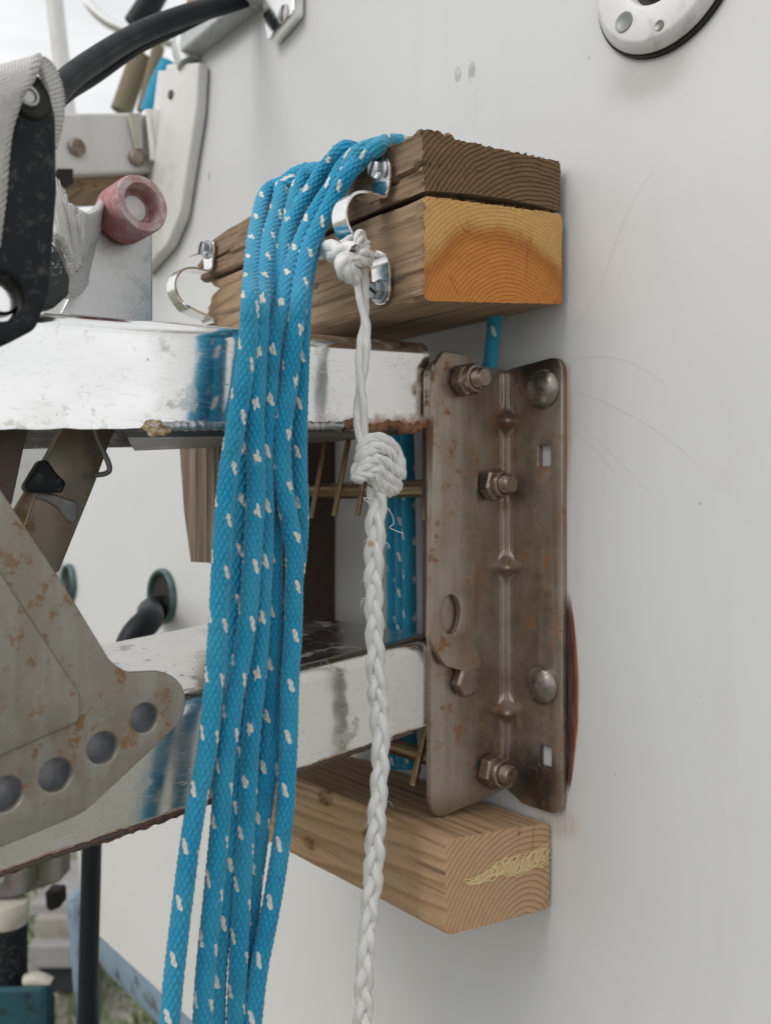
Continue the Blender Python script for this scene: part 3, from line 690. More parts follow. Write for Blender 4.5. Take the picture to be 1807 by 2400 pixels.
# grey stave hanging between the arms
sv = [PY(421, 1040, -.085), PY(515, 1040, -.085), PY(520, 1326, -.085), PY(489, 1319, -.085), PY(448, 1317, -.085), PY(432, 1200, -.085)]
grey_side = mat_wood('grey weathered grain', -.10, -.02, 500, (.22, .165, .12), (.11, .075, .05), True, (.20, .16, .125), .7, rough=.85, bumpy=.8)
def mat_stave():
    m = NT('grey stave'); P = m.coord(); n = m.noise(m.map(P, (260, 260, 7)), 1, 5, .65); k = m.noise(m.map(P, (420, 420, 12), (1, 2, 3)), 1, 3)
    c = m.ramp(n, [(.36, (.05, .035, .025)), (.5, (.16, .12, .085)), (.64, (.26, .205, .155))]); c = m.mix(m.rng(k, .62, .66, 0, .8), c, (.03, .02, .015))
    return m.set(base=c, rough=.85, normal=m.bump(n, .6, .001))
b = MB(); b.hexa(sv, (.002, .012, 0)); tag(b.build('wooden_stave', mat_stave(), None, False), 'short grey weathered stave hanging below the upper arm', 'stave')

# ------------------------------------------------------------------ OUTBOARD BRACKET
br = thing('outboard_bracket', (-.1, -.03, -.132), 'rust stained steel outboard motor bracket bolted to the white stern', 'bracket')
XF = -.032      # face of the projecting flange
zt, zb = .0668, -.1315
fl = rounded([(-.0515, zt), (-.028, zt - .0005), (-.0005, zt - .001), (-.0005, zb + .0035), (-.012, zb + .0015), (-.0515, zb - .0015)], [.009, 0, 0, 0, 0, .009])
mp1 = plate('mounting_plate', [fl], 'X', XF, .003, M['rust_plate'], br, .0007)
mp1['label'] = 'rust streaked right hand plate with nuts and folded flange'
# wall flange with two square holes
def sq_hole(px, py, w=.0068, h=.0092):
    x, z = xz(px, py, -.004); return rounded([(x - w / 2, z - h / 2), (x + w / 2, z - h / 2), (x + w / 2, z + h / 2), (x - w / 2, z + h / 2)], .0007, 3)[::-1]
wf = rounded([(XF - .002, zt - .001), (.0005, zt + .0018), (.0005, zb - .0015), (-.022, zb - .0015), (XF - .002, zb + .004)], [0, .007, .007, .006, 0])
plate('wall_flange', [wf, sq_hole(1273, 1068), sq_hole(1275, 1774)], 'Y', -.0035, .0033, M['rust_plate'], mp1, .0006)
# the fold: a pressed crease with three darts, one grown surface between the two flanges
gz = [PX(1193, py, XF + .001)[2] for py in (990, 1328, 1662)]
rows = np.linspace(zt - .003, zb + .004, 260); V = []; F = []; nt_c = 21
for z in rows:
    g = max(math.exp(-(((z - q) / (.0044 if z > q else .0036)) ** 2)) for q in gz)
    wav = 1 + .12 * mnoise.noise(Vector((0, 0, z * 120)))
    Rf = (.0040 + .0034 * g) * wav
    for k in range(nt_c):
        t = k / (nt_c - 1); a = R(90 * t); ca = Rf - Rf * math.cos(a); cb = Rf - Rf * math.sin(a)      # concave arc: a grows along the wall, b out along the flange
        bul = math.sin(math.pi * t) ** 1.5 * Rf * .95 * g + math.exp(-((t - .5) / .10) ** 2) * .0009 * (1 - g)
        V.append((XF + .0002 + ca + bul * .7 - (.0006 if k in (0,) else 0), -.0035 - cb - bul * .7 + (.0006 if k == nt_c - 1 else 0), z))
for r_ in range(len(rows) - 1):
    for k in range(nt_c - 1): F.append((r_ * nt_c + k, r_ * nt_c + k + 1, (r_ + 1) * nt_c + k + 1, (r_ + 1) * nt_c + k))
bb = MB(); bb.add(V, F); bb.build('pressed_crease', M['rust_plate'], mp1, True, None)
# lock lever strap on the face, lower tip curled towards the viewer
SX = -.0283
lv = [yz(1022, 850, SX), yz(1040, 822, SX), yz(1100, 832, SX), yz(1128, 905, SX), yz(1118, 1200, SX), yz(1110, 1500, SX), yz(1122, 1535, SX), yz(1126, 1560, SX), yz(1085, 1572, SX), yz(1042, 1560, SX), yz(1008, 1500, SX), yz(1012, 1200, SX)]
hc = yz(1058, 1440, SX); hole = [(hc[0] + .0056 * math.cos(a), hc[1] + .0085 * math.sin(a)) for a in np.linspace(0, -2 * math.pi, 36)[:-1]]
zc = PX(1060, 1490, SX)[2]
def curl(V):
    d = np.clip(zc - V[:, 2], 0, None); V[:, 0] += d ** 2 * 9; V[:, 1] -= d * .05; return V
def dense(lp, mx=.0016):
    out = []
    for i in range(len(lp)):
        a = np.array(lp[i]); b_ = np.array(lp[(i + 1) % len(lp)]); n = max(1, int(np.linalg.norm(b_ - a) / mx))
        out += [a + (b_ - a) * k / n for k in range(n)]
    return out
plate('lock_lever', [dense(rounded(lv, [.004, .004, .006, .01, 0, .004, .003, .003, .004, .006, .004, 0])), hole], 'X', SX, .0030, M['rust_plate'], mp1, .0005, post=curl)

def hexnut(px, py, X, parent, r=.0078, h=.0072, stud=True, tiltrot=.25, mat='nut'):
    c = PX(px, py, X); b = MB()
    b.lathe([(r * 1.25, 0), (r * 1.28, .0010), (r * .9, .0013)], c, (1, 0, 0), 28); 
    b = MB(); b.lathe([(r * .93, .001), (r, .0018), (r, h - .0012), (r * .88, h)], c, (1, 0, 0), 6, rot=tiltrot)
    nt = b.build('nut' if stud else 'bolt_head', M[mat], parent, True, 25, bevel=.0004)
    if stud:
        b = MB(); b.lathe([(r * .80, h), (r * .80, h + .0018), (r * .74, h + .0028), (r * .62, h + .0031), (r * .56, h + .0028)], c, (1, 0, 0), 28); b.build('locking_collar', M[mat], nt)
        pr = []; R0 = r * .53; x = 0
        while x < .0066: pr += [(R0 * .88, h + x), (R0, h + x + .00045)]; x += .0009
        pr += [(R0 * .95, h + x), (R0 * .85, h + x + .0005), (0, h + x + .0005)]
        b = MB(); b.lathe(pr, c, (1, 0, 0), 28); b.build('threaded_stud', M[mat], nt)
    return nt
hexnut(1078, 893, SX, mp1); hexnut(1142, 1136, XF, mp1); hexnut(1142, 1802, XF, mp1, .0082)
hexnut(1078, 1594, XF, mp1, .0072, .0062, False, .1)
for (qx, qy) in ((1274, 912), (1270, 1605)):
    c = PY(qx, qy, -.0036); b = MB(); Rr = .0088
    b.lathe([(Rr, 0), (Rr, .0006)] + [(Rr * math.cos(a), .0006 + .0042 * math.sin(a)) for a in np.linspace(.1, 1.5, 9)] + [(0, .0049)], c, (0, -1, 0), 36); b.build('carriage_bolt', M['dome'], mp1)
# stack of ears behind the front plate (edges seen at its left)
for k, (dx, lft, z0, z1) in enumerate(((-.0052, 1003, zt - .002, -.062), (-.0085, 998, .060, -.060))):
    y0 = PX(lft, 1000, XF + dx)[1]
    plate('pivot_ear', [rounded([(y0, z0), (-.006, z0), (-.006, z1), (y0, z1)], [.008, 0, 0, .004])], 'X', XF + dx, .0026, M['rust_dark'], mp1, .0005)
# left mounting plate (its inner face shows through the arms)
fl2 = [(y, z) for y, z in fl]
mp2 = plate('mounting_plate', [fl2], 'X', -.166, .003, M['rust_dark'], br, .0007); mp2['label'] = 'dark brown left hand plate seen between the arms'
# the two arms: channels open downwards
def arm(name, z_edge_top, slope, zh, y0, y1, mat, lab):
    # section in x-z, outer box from X0 (front) to X1 (far)
    X0, X1, th, r = -.0345, -.163, .0022, .0065
    outer = [(X0, -zh), (X0, 0), (X1, 0), (X1, -zh)]
    sec = [(X0, -zh)]
    for k in range(9):
        a = R(90 * k / 8); sec.append((X0 - r + r * math.cos(a), -r + r * math.sin(a)))
    for k in range(9):
        a = R(90 + 90 * k / 8); sec.append((X1 + r + r * math.cos(a), -r + r * math.sin(a)))
    sec.append((X1, -zh)); inner = []
    for (x, z) in sec[::-1]:
        cx = min(max(x, X1 + r), X0 - r); cz = min(z, -r); d = np.array([x - cx, z - cz]); l = np.linalg.norm(d)
        q = np.array([cx, cz]) + d * max(0, (l - th)) / (l + 1e-9) if l > 1e-6 else np.array([x, z - th]); inner.append((q[0], z if z == -zh else q[1]))
    loop = sec + inner; n = len(loop); ys = np.linspace(y0, y1, 60); V = []; F = []
    for j, y in enumerate(ys):
        for i, (x, z) in enumerate(loop):
            zz = z_edge_top + slope * y + z
            if abs(z + zh) < 1e-6: zz += .0006 * mnoise.noise(Vector((x * 50, y * 180, 5)))
            V.append((x, y, zz))
    for j in range(len(ys) - 1):
        for i in range(n): k = (i + 1) % n; F.append((j * n + i, j * n + k, (j + 1) * n + k, (j + 1) * n + i))
    bb = MB(); bb.add(V, F); m1 = [tuple(range(n))[::-1], tuple(range((len(ys) - 1) * n, len(ys) * n))]; bb.f += m1; bb.mi += [0, 0]
    o = bb.build(name, mat, br, True, 45); o['label'] = lab; return o
aslope = .062
zu = PX(1000, 803, -.0345); zl = PX(1000, 1492, -.0345)
# upper: top z at y
tu0, tu1 = PX(40, 716, -.0345), PX(960, 795, -.0345); su = (tu1[2] - tu0[2]) / (tu1[1] - tu0[1])
bu0, bu1 = PX(40, 1012, -.0345), PX(960, 1000, -.0345)
ua = arm('arm', tu0[2] - su * tu0[1], su, .0375, -.34, -.050, M['chrome_up'], 'polished upper arm mirroring the blue rope')
tl1, tl0 = PX(960, 1500, -.0345), PX(690, 1560, -.0345); bl1, bl0 = PX(960, 1715, -.0345), PX(250, 1960, -.0345)
sl = (bl1[2] - bl0[2]) / (bl1[1] - bl0[1]); zh = .0385
la = arm('arm', bl1[2] - sl * bl1[1] + zh, sl, zh, -.34, -.048, M['chrome_low'], 'duller stained lower arm')
print('arm slopes', su, sl, tu1, bu1, bu0, tl1, bl1, bl0)
def armz(a, y): return (tu0[2] - su * tu0[1] + su * y - .0375) if a == 'u' else (bl1[2] - sl * bl1[1] + sl * y)
lumps('rust_crust', [(-.0345, y, armz('l', y) - .0004) for y in np.linspace(-.245, -.060, 24)], .0009, M['rust_dark'], la, .6, 9, .0006, 3, 600)
lumps('rust_crust', [(-.0345, y, armz('u', y) + .0003 + .001 * math.sin(i)) for i, y in enumerate(np.linspace(-.097, -.056, 14))], .0020, M['rust_crust'], ua, .9, 10, .0007, 8, 520)
lumps('weld_bead', [(-.0338, y, armz('u', y) + .0008) for y in np.linspace(-.180, -.098, 24)], .0016, M['alloy'], ua, .5, 9, .0007, 12, 900)
ya, yb = PX(165, 1985, -.0345)[1], PX(475, 1880, -.0345)[1]
Vc = [(-.0345 - .0006, ya + (yb - ya) * t, armz('l', ya + (yb - ya) * t) - .0010) for t in np.linspace(0, 1, 18)]
Q = spline(Vc, .0007); V, F, TH, LL = tube_np(Q, list(.0004 + .0009 * np.sin(np.linspace(.02, 3.1, 18)) ** .7), 12, raw=True)
for i_, v in enumerate(V): V[i_] = Q[i_ // 12] + (v - Q[i_ // 12]) * max(.3, 1 + .55 * mnoise.fractal(Vector(v * 480), 1, 2, 3))
link('rust_crust', mesh_np(V, F), M['rust_brown'], la, True, None)
c = PX(368, 1003, -.0335); bmv = bmesh.new(); bmesh.ops.create_icosphere(bmv, subdivisions=4, radius=.0033); b = MB()
V = [tuple(c + np.array(v.co) * np.array([.5, 1.3, .8]) * (1 + .35 * mnoise.fractal(v.co * 500, 1, 2, 3))) for v in bmv.verts]; b.add(V, [[v.index for v in f.verts] for f in bmv.faces]); bmv.free()
b.build('scale_deposit', M['deposit'], ua, True, None)
# thin flat bar lying under the upper arm
p0, p1 = PX(285, 1045, -.05), PX(1000, 1020, -.05)
b = MB(); b.hexa([(-.045, p0[1], armz('u', p0[1]) - .0005), (-.045, -.055, armz('u', -.055) - .0005), (-.105, -.055, armz('u', -.055) - .0005), (-.105, p0[1] + .03, armz('u', p0[1]) - .0005)], (0, 0, -.0018)); b.build('underside_strip', M['strut'], ua, False)
# axles and spring rods
for zc_, yc_, r_ in ((PX(960, 1145, -.06)[2], -.036, .0042), (PX(960, 1765, -.06)[2], -.036, .0038)):
    b = MB(); b.tube([(-.038, yc_, zc_), (-.10, yc_, zc_), (-.164, yc_, zc_)], r_, 18); b.build('axle', M['brass'], br)
def rod(a, bq, Xa, r=.00125, mat='brass'):
    p, q = PX(a[0], a[1], Xa), PX(bq[0], bq[1], Xa + .0); b = MB(); b.tube([p, .5 * (p + q), q], r, 10); b.build('spring_rod', M[mat], br)
rod((1016, 1010), (995, 1220), -.040); rod((912, 1030), (897, 1200), -.056); rod((868, 1010), (838, 1208), -.064); rod((818, 1025), (783, 1210), -.076); rod((765, 1030), (730, 1215), -.090)
rod((1003, 1690), (968, 1842), -.044, .0017); rod((700, 1040), (672, 1200), -.105)
# dull strut and hook wire beneath the upper arm (left)
XS = -.075
st = [yz(150, 1000, XS), yz(272, 1000, XS), yz(225, 1130, XS), yz(135, 1352, XS), yz(90, 1300, XS), yz(30, 1210, XS), yz(88, 1110, XS)]
plate('strut', [rounded(st, [0, 0, .01, .002, .002, .002, .006])], 'X', XS, .004, M['strut_rusty'], br, .0006)
st = [yz(-40, 1000, XS + .01), yz(68, 1000, XS + .01), yz(30, 1180, XS + .01), yz(-40, 1250, XS + .01)]
plate('strut', [st], 'X', XS + .01, .005, M['rust_dark'], br, .0006)
st = [yz(60, 1140, XS + .008), yz(95, 1082, XS + .008), yz(112, 1075, XS + .008), yz(135, 1108, XS + .008), yz(158, 1130, XS + .008), yz(150, 1156, XS + .008), yz(110, 1154, XS + .008), yz(66, 1153, XS + .008)]
plate('rubber_stop', [rounded(st, .002)], 'X', XS + .008, .006, M['black'], br, .0012)
st = [yz(84, 1148, XS + .003), yz(135, 1158, XS + .003), yz(190, 1178, XS + .003), yz(189, 1222, XS + .003), yz(170, 1225, XS + .003), yz(142, 1190, XS + .003), yz(110, 1172, XS + .003), yz(78, 1166, XS + .003)]
plate('weld_patch', [rounded(st, .002)], 'X', XS + .0010, .0014, M['strut'], br, .0006)
b = MB(); b.tube([PX(222, 1000, XS + .006), PX(232, 1035, XS + .006), PX(255, 1085, XS + .006), PX(256, 1105, XS + .006), PX(240, 1112, XS + .006), PX(222, 1113, XS + .006)], .0010, 10, ds=.001); b.build('hook_wire', M['strut'], br)
b = MB(); b.tube([PX(85, 1158, XS + .006), PX(58, 1235, XS + .006)], .0004, 6, ds=.01); b.build('hook_wire', M['brass'], br)

# ------------------------------------------------------------------ galvanised side plate with its row of holes
XG = -.0215
go = [yz(-60, 1050, XG), yz(0, 1142, XG), yz(150, 1368, XG), yz(262, 1552, XG), yz(300, 1576, XG), yz(355, 1574, XG)]
cc = yz(352, 1657, XG); edge = yz(437, 1657, XG); rr = edge[0] - cc[0]
cen = cc; lobe = []
ly = PX(352, 1574, XG)[2] - cc[1]
for k in range(20):
    a = R(88 - k * 7.2); lobe.append((cc[0] + rr * math.cos(a), cc[1] + ly * math.sin(a)))
go2 = go[:5] + lobe + [yz(200, 1905, XG), yz(60, 1965, XG), yz(-60, 2010, XG)]
gh = []
for (qx, qy, w) in ((340, 1683, 34), (242, 1753, 37), (132, 1817, 39), (14, 1862, 41), (-105, 1900, 43)):
    c = yz(qx, qy, XG); rh = abs(yz(qx, qy - w, XG)[1] - c[1]); gh.append([(c[0] + rh * math.cos(a), c[1] + rh * math.sin(a)) for a in np.linspace(0, -2 * math.pi, 37)[:-1]])
inner = [yz(-60, 1245, XG), yz(0, 1338, XG), yz(187, 1625, XG), yz(188, 1690, XG), yz(0, 1772, XG), yz(-60, 1795, XG)]
inr = rounded(inner, [0, 0, .004, .004, 0, 0])
gp = plate('side_plate', [rounded(go2, [0] * 3 + [.01, .006] + [0] * 20 + [.02, .02, 0]), *gh[:4]], 'X', XG, .0028, M['galv'], br, .0007)
gp['label'] = 'speckled galvanised plate with a row of round holes'
plate('raised_panel', [inr], 'X', XG + .0018, .0034, M['galv'], gp, .0014)
# boss discs behind the holes
for i, (qx, qy) in enumerate(((335, 1685), (236, 1756), (124, 1822), (4, 1868))):
    c = PX(qx, qy, XG - .0062); b = MB(); b.lathe([(.0066, -.003), (.0066, -.0006), (.0058, 0), (0, .0001)], c + (-.001, 0, 0), (1, 0, 0), 28); b.build('pivot_boss', M['boss'], gp)

# ------------------------------------------------------------------ alloy plate with red cap
ap = thing('alloy_plate', PX(280, 730, -.060), 'brushed alloy plate standing behind the upper arm under the red cap', 'metal plate')
XA = -.055
al = [yz(253, 470, XA), yz(300, 430, XA), yz(358, 520, XA), yz(360, 790, XA), yz(118, 790, XA), yz(160, 700, XA), yz(196, 610, XA)]
plate('plate_body', [rounded(al, [.006, .006, .004, 0, 0, .02, .02])], 'X', XA, .004, M['alloy'], ap, .0008)
cp_ = thing('screw_cap', PX(290, 500, XA), 'faded pink red ribbed plastic cap on the alloy plate', 'cap')
base = PX(283, 508, XA + .0005); nn = 96; b = MB()
axd = np.array([1.0, 0.10, .08]); axd /= np.linalg.norm(axd)
pr = [(.0094, 0), (.0098, .001), (.0098, .0135), (.0094, .0150), (.0070, .0152), (.0066, .0145), (.0064, .0085), (.0, .0080)]
b.lathe(pr, base, axd, nn)
# ribs
V = np.array(b.v); ctr = base
for j in (1, 2):
    for i in range(nn):
        idx = j * nn + i; ax_pt = ctr + axd * pr[j][1]; d = V[idx] - ax_pt; V[idx] = ax_pt + d * (1 + (.018 if i % 2 else -.012))
b.v = [tuple(v) for v in V]; capo = b.build('cap_body', M['cap'], cp_, True, 50)
me = capo.data; co = np.empty(len(me.vertices) * 3, dtype=np.float32); me.vertices.foreach_get('co', co); co = co.reshape(-1, 3)
h = (co - base) @ axd; fattr(me, 'rim', np.clip((h - .0120) / .003, 0, 1) + ((h < .012) & (h > .007)) * .6)
b = MB(); b.lathe([(.0046, .0082), (.0044, .0094), (.0034, .0098), (0, .0096)], base, axd, 24); b.build('cap_insert', M['whiteplastic'], cp_)

# ------------------------------------------------------------------ chrome pipe clips
def pipe_clip(x_edge, label, low=True):
    """saddle strap: tab on the top board, U standing out, tab on the lower block; band width w along x"""
    w = .0105; e = x_edge; T = .0011
    root = thing('pipe_clip', (e, -.088, .12), label, 'clip', 'chrome saddle clips screwed to the boards')
    top_tab = [(-.0885, .1385), (-.0885, .1300), (-.0890, .1235), (-.0915, .1215)]
    U = [(-.0990, .1215), (-.1050, .1195), (-.1085, .1150), (-.1092, .1105), (-.1075, .1060), (-.1035, .1020), (-.0980, .1000)]
    end = [(-.0925, .0995), (-.0895, .0975), (-.0885, .0920), (-.0885, .0810)] if low else [(-.094, .0990), (-.0905, .0985), (-.089, .0975), (-.0885, .0955)]
    prof = spline([(y, z, 0) for y, z in top_tab + U + end], .0006)[:, :2]
    T2 = np.gradient(prof, axis=0); T2 /= np.linalg.norm(T2, axis=1)[:, None]; Nn = np.stack([T2[:, 1], -T2[:, 0]], 1)
    L = len(prof); V = []; F = []
    top_z, bot_z = prof[0][1], prof[-1][1]
    for i in range(L):
        y, z = prof[i]; hw = w / 2
        wide = hw
        d_end = min(abs(z - top_z), abs(z - bot_z) if low else 1)
        if d_end < hw and (i < L * .2 or i > L * .8): wide = math.sqrt(max(0, hw ** 2 - (hw - d_end) ** 2)) + 1e-5
        else:
            s = i / L
            if .17 < s < .72: wide = hw * .78
            elif .12 < s <= .17: wide = hw * (1 - .22 * (s - .12) / .05)
            elif .72 <= s < .78: wide = hw * (.78 + .22 * (s - .72) / .06)
        o_ = Nn[i] * T / 2; xc = e - hw
        sh = 0
        V += [(xc + wide + sh, y + o_[0], z + o_[1]), (xc - wide + sh, y + o_[0], z + o_[1]), (xc - wide + sh, y - o_[0], z - o_[1]), (xc + wide + sh, y - o_[0], z - o_[1])]
    for i in range(L - 1):
        for k in range(4): F.append((i * 4 + k, i * 4 + (k + 1) % 4, i * 4 + 4 + (k + 1) % 4, i * 4 + 4 + k))
    F += [(0, 1, 2, 3), (L * 4 - 1, L * 4 - 2, L * 4 - 3, L * 4 - 4)]
    b = MB(); b.add(V, F); b.build('strap', M['chrome'], root, True, 35, bevel=.00025)
    for zc_, rot in ((.1335, .5),) + (((.0862, 1.9),) if low else ()):
        c = np.array([e - w / 2 - .0005, -.0892, zc_]); b = MB()
        b.lathe([(.0047, 0), (.0047, .0006), (.0036, .0010)], c, (0, -1, 0), 24); s_ = b.build('screw', M['zinc'], root)
        b = MB(); b.lathe([(.0036, .0008), (.0037, .0034), (.0031, .0040), (.0, .0041)], c, (0, -1, 0), 6, rot=rot); hd = b.build('hex_head', M['zinc'], s_, True, 25, bevel=.0003)
        u = np.array([math.cos(rot + .6), 0, math.sin(rot + .6)]); v_ = np.array([-u[2], 0, u[0]]); c2 = c + (0, -.0040, 0)
        b = MB(); b.hexa([c2 + u * .0032 + v_ * .00045, c2 + u * .0032 - v_ * .00045, c2 - u * .0032 - v_ * .00045, c2 - u * .0032 + v_ * .00045], (0, -.00035, 0)); b.build('slot', M['near_black'], s_)
    return root
pipe_clip(-.0155, 'chrome saddle clip holding the white cord, nearest the orange end', True)
pipe_clip(-.1510, 'chrome saddle clip on the broken left end of the boards', False)

# ------------------------------------------------------------------ BLUE ROPE
rc = thing('rope_coil', (-.05, -.12, -.25), 'bright blue braided rope with white flecks hung in loops over the boards', 'rope')
RAD = .00315; FUZZ = []
def Q_(V, n): return V.reshape(-1, n, 3).mean(1)
def blue_strand(pts, xl, name='rope_strand', n=46, ds=.00042, parent=rc, seed=0, raw=False, rad=RAD):
    if raw: P = pts
    else:
        P = []
        for (x, y) in pts:
            w = min(1, max(0, (y - 470) / 260)); w = w * w * (3 - 2 * w)
            a = PY(x, y, -.0925); b_ = PX(x, y, xl); P.append(a * (1 - w) + b_ * w)
    # wobble
    Q = spline(P, .004); Q = Q + .00025 * np.array([[mnoise.noise(Vector((s * .09 + seed * 7, k * 5, 0))) for k in range(3)] for s in range(len(Q))])
    NB, L = 10, .0042; tw = seed * 1.7
    def cells(TH, LL):
        th = TH + tw + .6 * np.sin(LL * 18 + seed); p = NB * th / (2 * math.pi) + LL / L * 1.0; q = NB * th / (2 * math.pi) - LL / L * 1.0; return th, p, q
    def disp(TH, LL):
        th, p, q = cells(TH, LL); fp, fq = p - np.floor(p), q - np.floor(q); par = (np.floor(p) + np.floor(q)) % 2
        a = np.sin(np.pi * fp); b_ = np.sin(np.pi * fq)
        h = np.where(par > .5, a ** .6 * (.55 + .45 * b_), b_ ** .6 * (.55 + .45 * a))
        return (h - .6) * .00085 + .00006 * np.sin(LL * 9000 + TH * 31) * np.sin(TH * 47)
    V, F, TH, LL = tube_np(Q, rad, n, ds, disp)
    th, p, q = cells(TH, LL)
    # flecks: pairs of pale diagonal yarns every 18 mm, three columns round the rope
    col = th / (2 * math.pi) * 3; ci = np.floor(col); per = .0185
    vv = LL / per + ci * .37 + seed * .31 + .10 * np.sin(LL * 31 + seed + ci * 2); vi = vv - np.floor(vv); dv = (vi - .5) * per; du = (col - ci - .5) / 3 * 2 * math.pi * rad
    f = np.zeros(len(LL))
    for (ou, ov) in ((-.00034, .00110), (.00034, -.00110)):
        a = (du - ou); b_ = (dv - ov); ca, sa = math.cos(-1.0), math.sin(-1.0); s1 = a * ca + b_ * sa; s2 = -a * sa + b_ * ca
        f = np.maximum(f, 1 - ((s1 / .00162) ** 2 + (s2 / .00082) ** 2) * .5)
    fp, fq = p - np.floor(p), q - np.floor(q); groove_shade = 1 - np.minimum(1, 2.2 * np.minimum(np.minimum(fp, 1 - fp), np.minimum(fq, 1 - fq)) + .3)
    if n >= 40:
        k = rng.integers(0, len(V), 1500); Cn = np.repeat(Q_(V, n), n, 0)[k]; N_ = V[k] - Cn; N_ /= np.linalg.norm(N_, axis=1)[:, None]
        T_ = rng.normal(size=N_.shape); T_ -= N_ * (T_ * N_).sum(1)[:, None]; T_ /= np.linalg.norm(T_, axis=1)[:, None]; S_ = np.cross(N_, T_)
        ln = rng.uniform(.0002, .0006, len(k))[:, None]
        FUZZ.append(np.stack([V[k] + S_ * .00004, V[k] - S_ * .00004, V[k] + N_ * ln + T_ * ln * .9], 1))
    me = mesh_np(V, F, name); fattr(me, 'fleck', np.clip(f, 0, 1)); fattr(me, 'groove_shade', groove_shade)
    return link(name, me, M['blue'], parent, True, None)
XB, XM, XFR = -.0285, -.0240, -.0195
ST = [
 ([(688, 425), (662, 432), (636, 442), (617, 470), (607, 516), (599, 557), (594, 597), (590, 651), (587, 705), (584, 760), (580, 818), (567, 908), (553, 999), (538, 1089), (528, 1180), (524, 1227), (517, 1363), (510, 1498), (502, 1607), (491, 1715), (482, 1780), (454, 1926), (430, 2103), (409, 2279), (396, 2420)], XFR),
 ([(720, 400), (690, 412), (665, 435), (652, 489), (635, 543), (621, 624), (612, 705), (608, 760), (604, 840), (600, 930), (597, 976), (599, 1066), (601, 1157), (597, 1225), (592, 1308), (584, 1417), (570, 1525), (549, 1634), (538, 1715), (528, 1780), (517, 1926), (500, 2103), (482, 2279), (474, 2420)], XFR - .001),
 ([(812, 348), (782, 372), (752, 408), (738, 432), (712, 470), (686, 515), (665, 560), (652, 600), (635, 655), (622, 705), (612, 800), (600, 900), (580, 1000), (570, 1090), (565, 1200), (560, 1254), (555, 1336), (550, 1444), (548, 1540), (552, 1640), (556, 1720), (550, 1800), (543, 1926), (527, 2103), (510, 2279), (506, 2420)], XB),
 ([(935, 334), (900, 338), (862, 348), (828, 366), (802, 395), (778, 440), (757, 470), (728, 520), (706, 570), (686, 620), (668, 680), (655, 740), (643, 790), (635, 863), (630, 953), (624, 1020), (621, 1120), (620, 1254), (616, 1363), (611, 1471), (603, 1580), (592, 1688), (586, 1760), (577, 1926), (566, 2103), (558, 2279), (553, 2420)], XM),
 ([(912, 334), (880, 350), (850, 372), (815, 410), (790, 450), (765, 500), (742, 545), (722, 590), (709, 645), (700, 705), (692, 760), (685, 820), (678, 900), (664, 998), (662, 1089), (668, 1160), (682, 1240), (690, 1300), (690, 1400), (688, 1480), (680, 1600), (677, 1700), (674, 1780), (666, 1926), (640, 2103), (606, 2279), (590, 2420)], XFR - .0015),
 ([(880, 342), (850, 362), (800, 410), (770, 470), (745, 540), (728, 600), (717, 660), (710, 720), (707, 790), (705, 863), (701, 976), (699, 1089), (703, 1202), (699, 1300), (685, 1400), (672, 1500), (660, 1600), (652, 1700), (634, 1770), (625, 1838), (613, 1926), (602, 2015), (592, 2103), (580, 2279), (574, 2420)], XB),
 ([(748, 398), (722, 405), (700, 440), (688, 480), (676, 540), (664, 600), (655, 680), (645, 780), (638, 900), (636, 1000), (638, 1100), (640, 1200), (642, 1254), (642, 1363), (640, 1471), (636, 1560), (630, 1650), (622, 1760), (605, 1880), (590, 2000), (575, 2150), (560, 2300), (552, 2420)], XB - .0005),
]
for i, (pts, xl) in enumerate(ST):
    # run back over the top of the boards first
    p0 = PY(pts[0][0], pts[0][1], -.070 if i == 3 else (-.080 if i in (4, 5) else -.0925))
    P = [p0 + (-.04, .060, .003), p0 + (-.02, .036, .002), p0 + (-.004, .014, .001)]
    for (x, y) in pts:
        w = min(1, max(0, (y - 390) / 320))
        Yp = -.0925 - (.004 if i in (3, 4) else 0) * (1 if y > 400 else 0)
        if i == 3 and y < 345: Yp = -.070 if x > 915 else (-.078 if x > 880 else -.087)
        if i in (4, 5) and y < 345: Yp = -.080
        P.append(PY(x, y, Yp) * (1 - w) + PX(x, y, xl) * w)
    blue_strand(P, xl, seed=i, raw=True)
fz = np.concatenate(FUZZ).reshape(-1, 3); fo = link('fuzz_fibres', mesh_np(fz, np.arange(len(fz)).reshape(-1, 3)), mat_plain('blue lint', (.05, .33, .52), .9), rc, False); fo['kind'] = 'stuff'
# strands hanging down behind the boards
for i, pts in enumerate(([(918, 985), (920, 1150), (921, 1300), (923, 1440), (924, 1800)], [(936, 990), (939, 1150), (941, 1300), (943, 1440), (944, 1800)], [(953, 990), (957, 1150), (958, 1300), (960, 1440), (961, 1800)])):
    s_ = blue_strand([PY(x, y, -.018) for x, y in pts], 0, n=30, ds=.0008, seed=20 + i, raw=True, rad=.0034)
blue_strand([PY(1166, 715, -.012), PY(1158, 760, -.012), PY(1151, 830, -.012), PY(1140, 900, -.008)], 0, n=36, ds=.0005, seed=31, raw=True, rad=.0032)

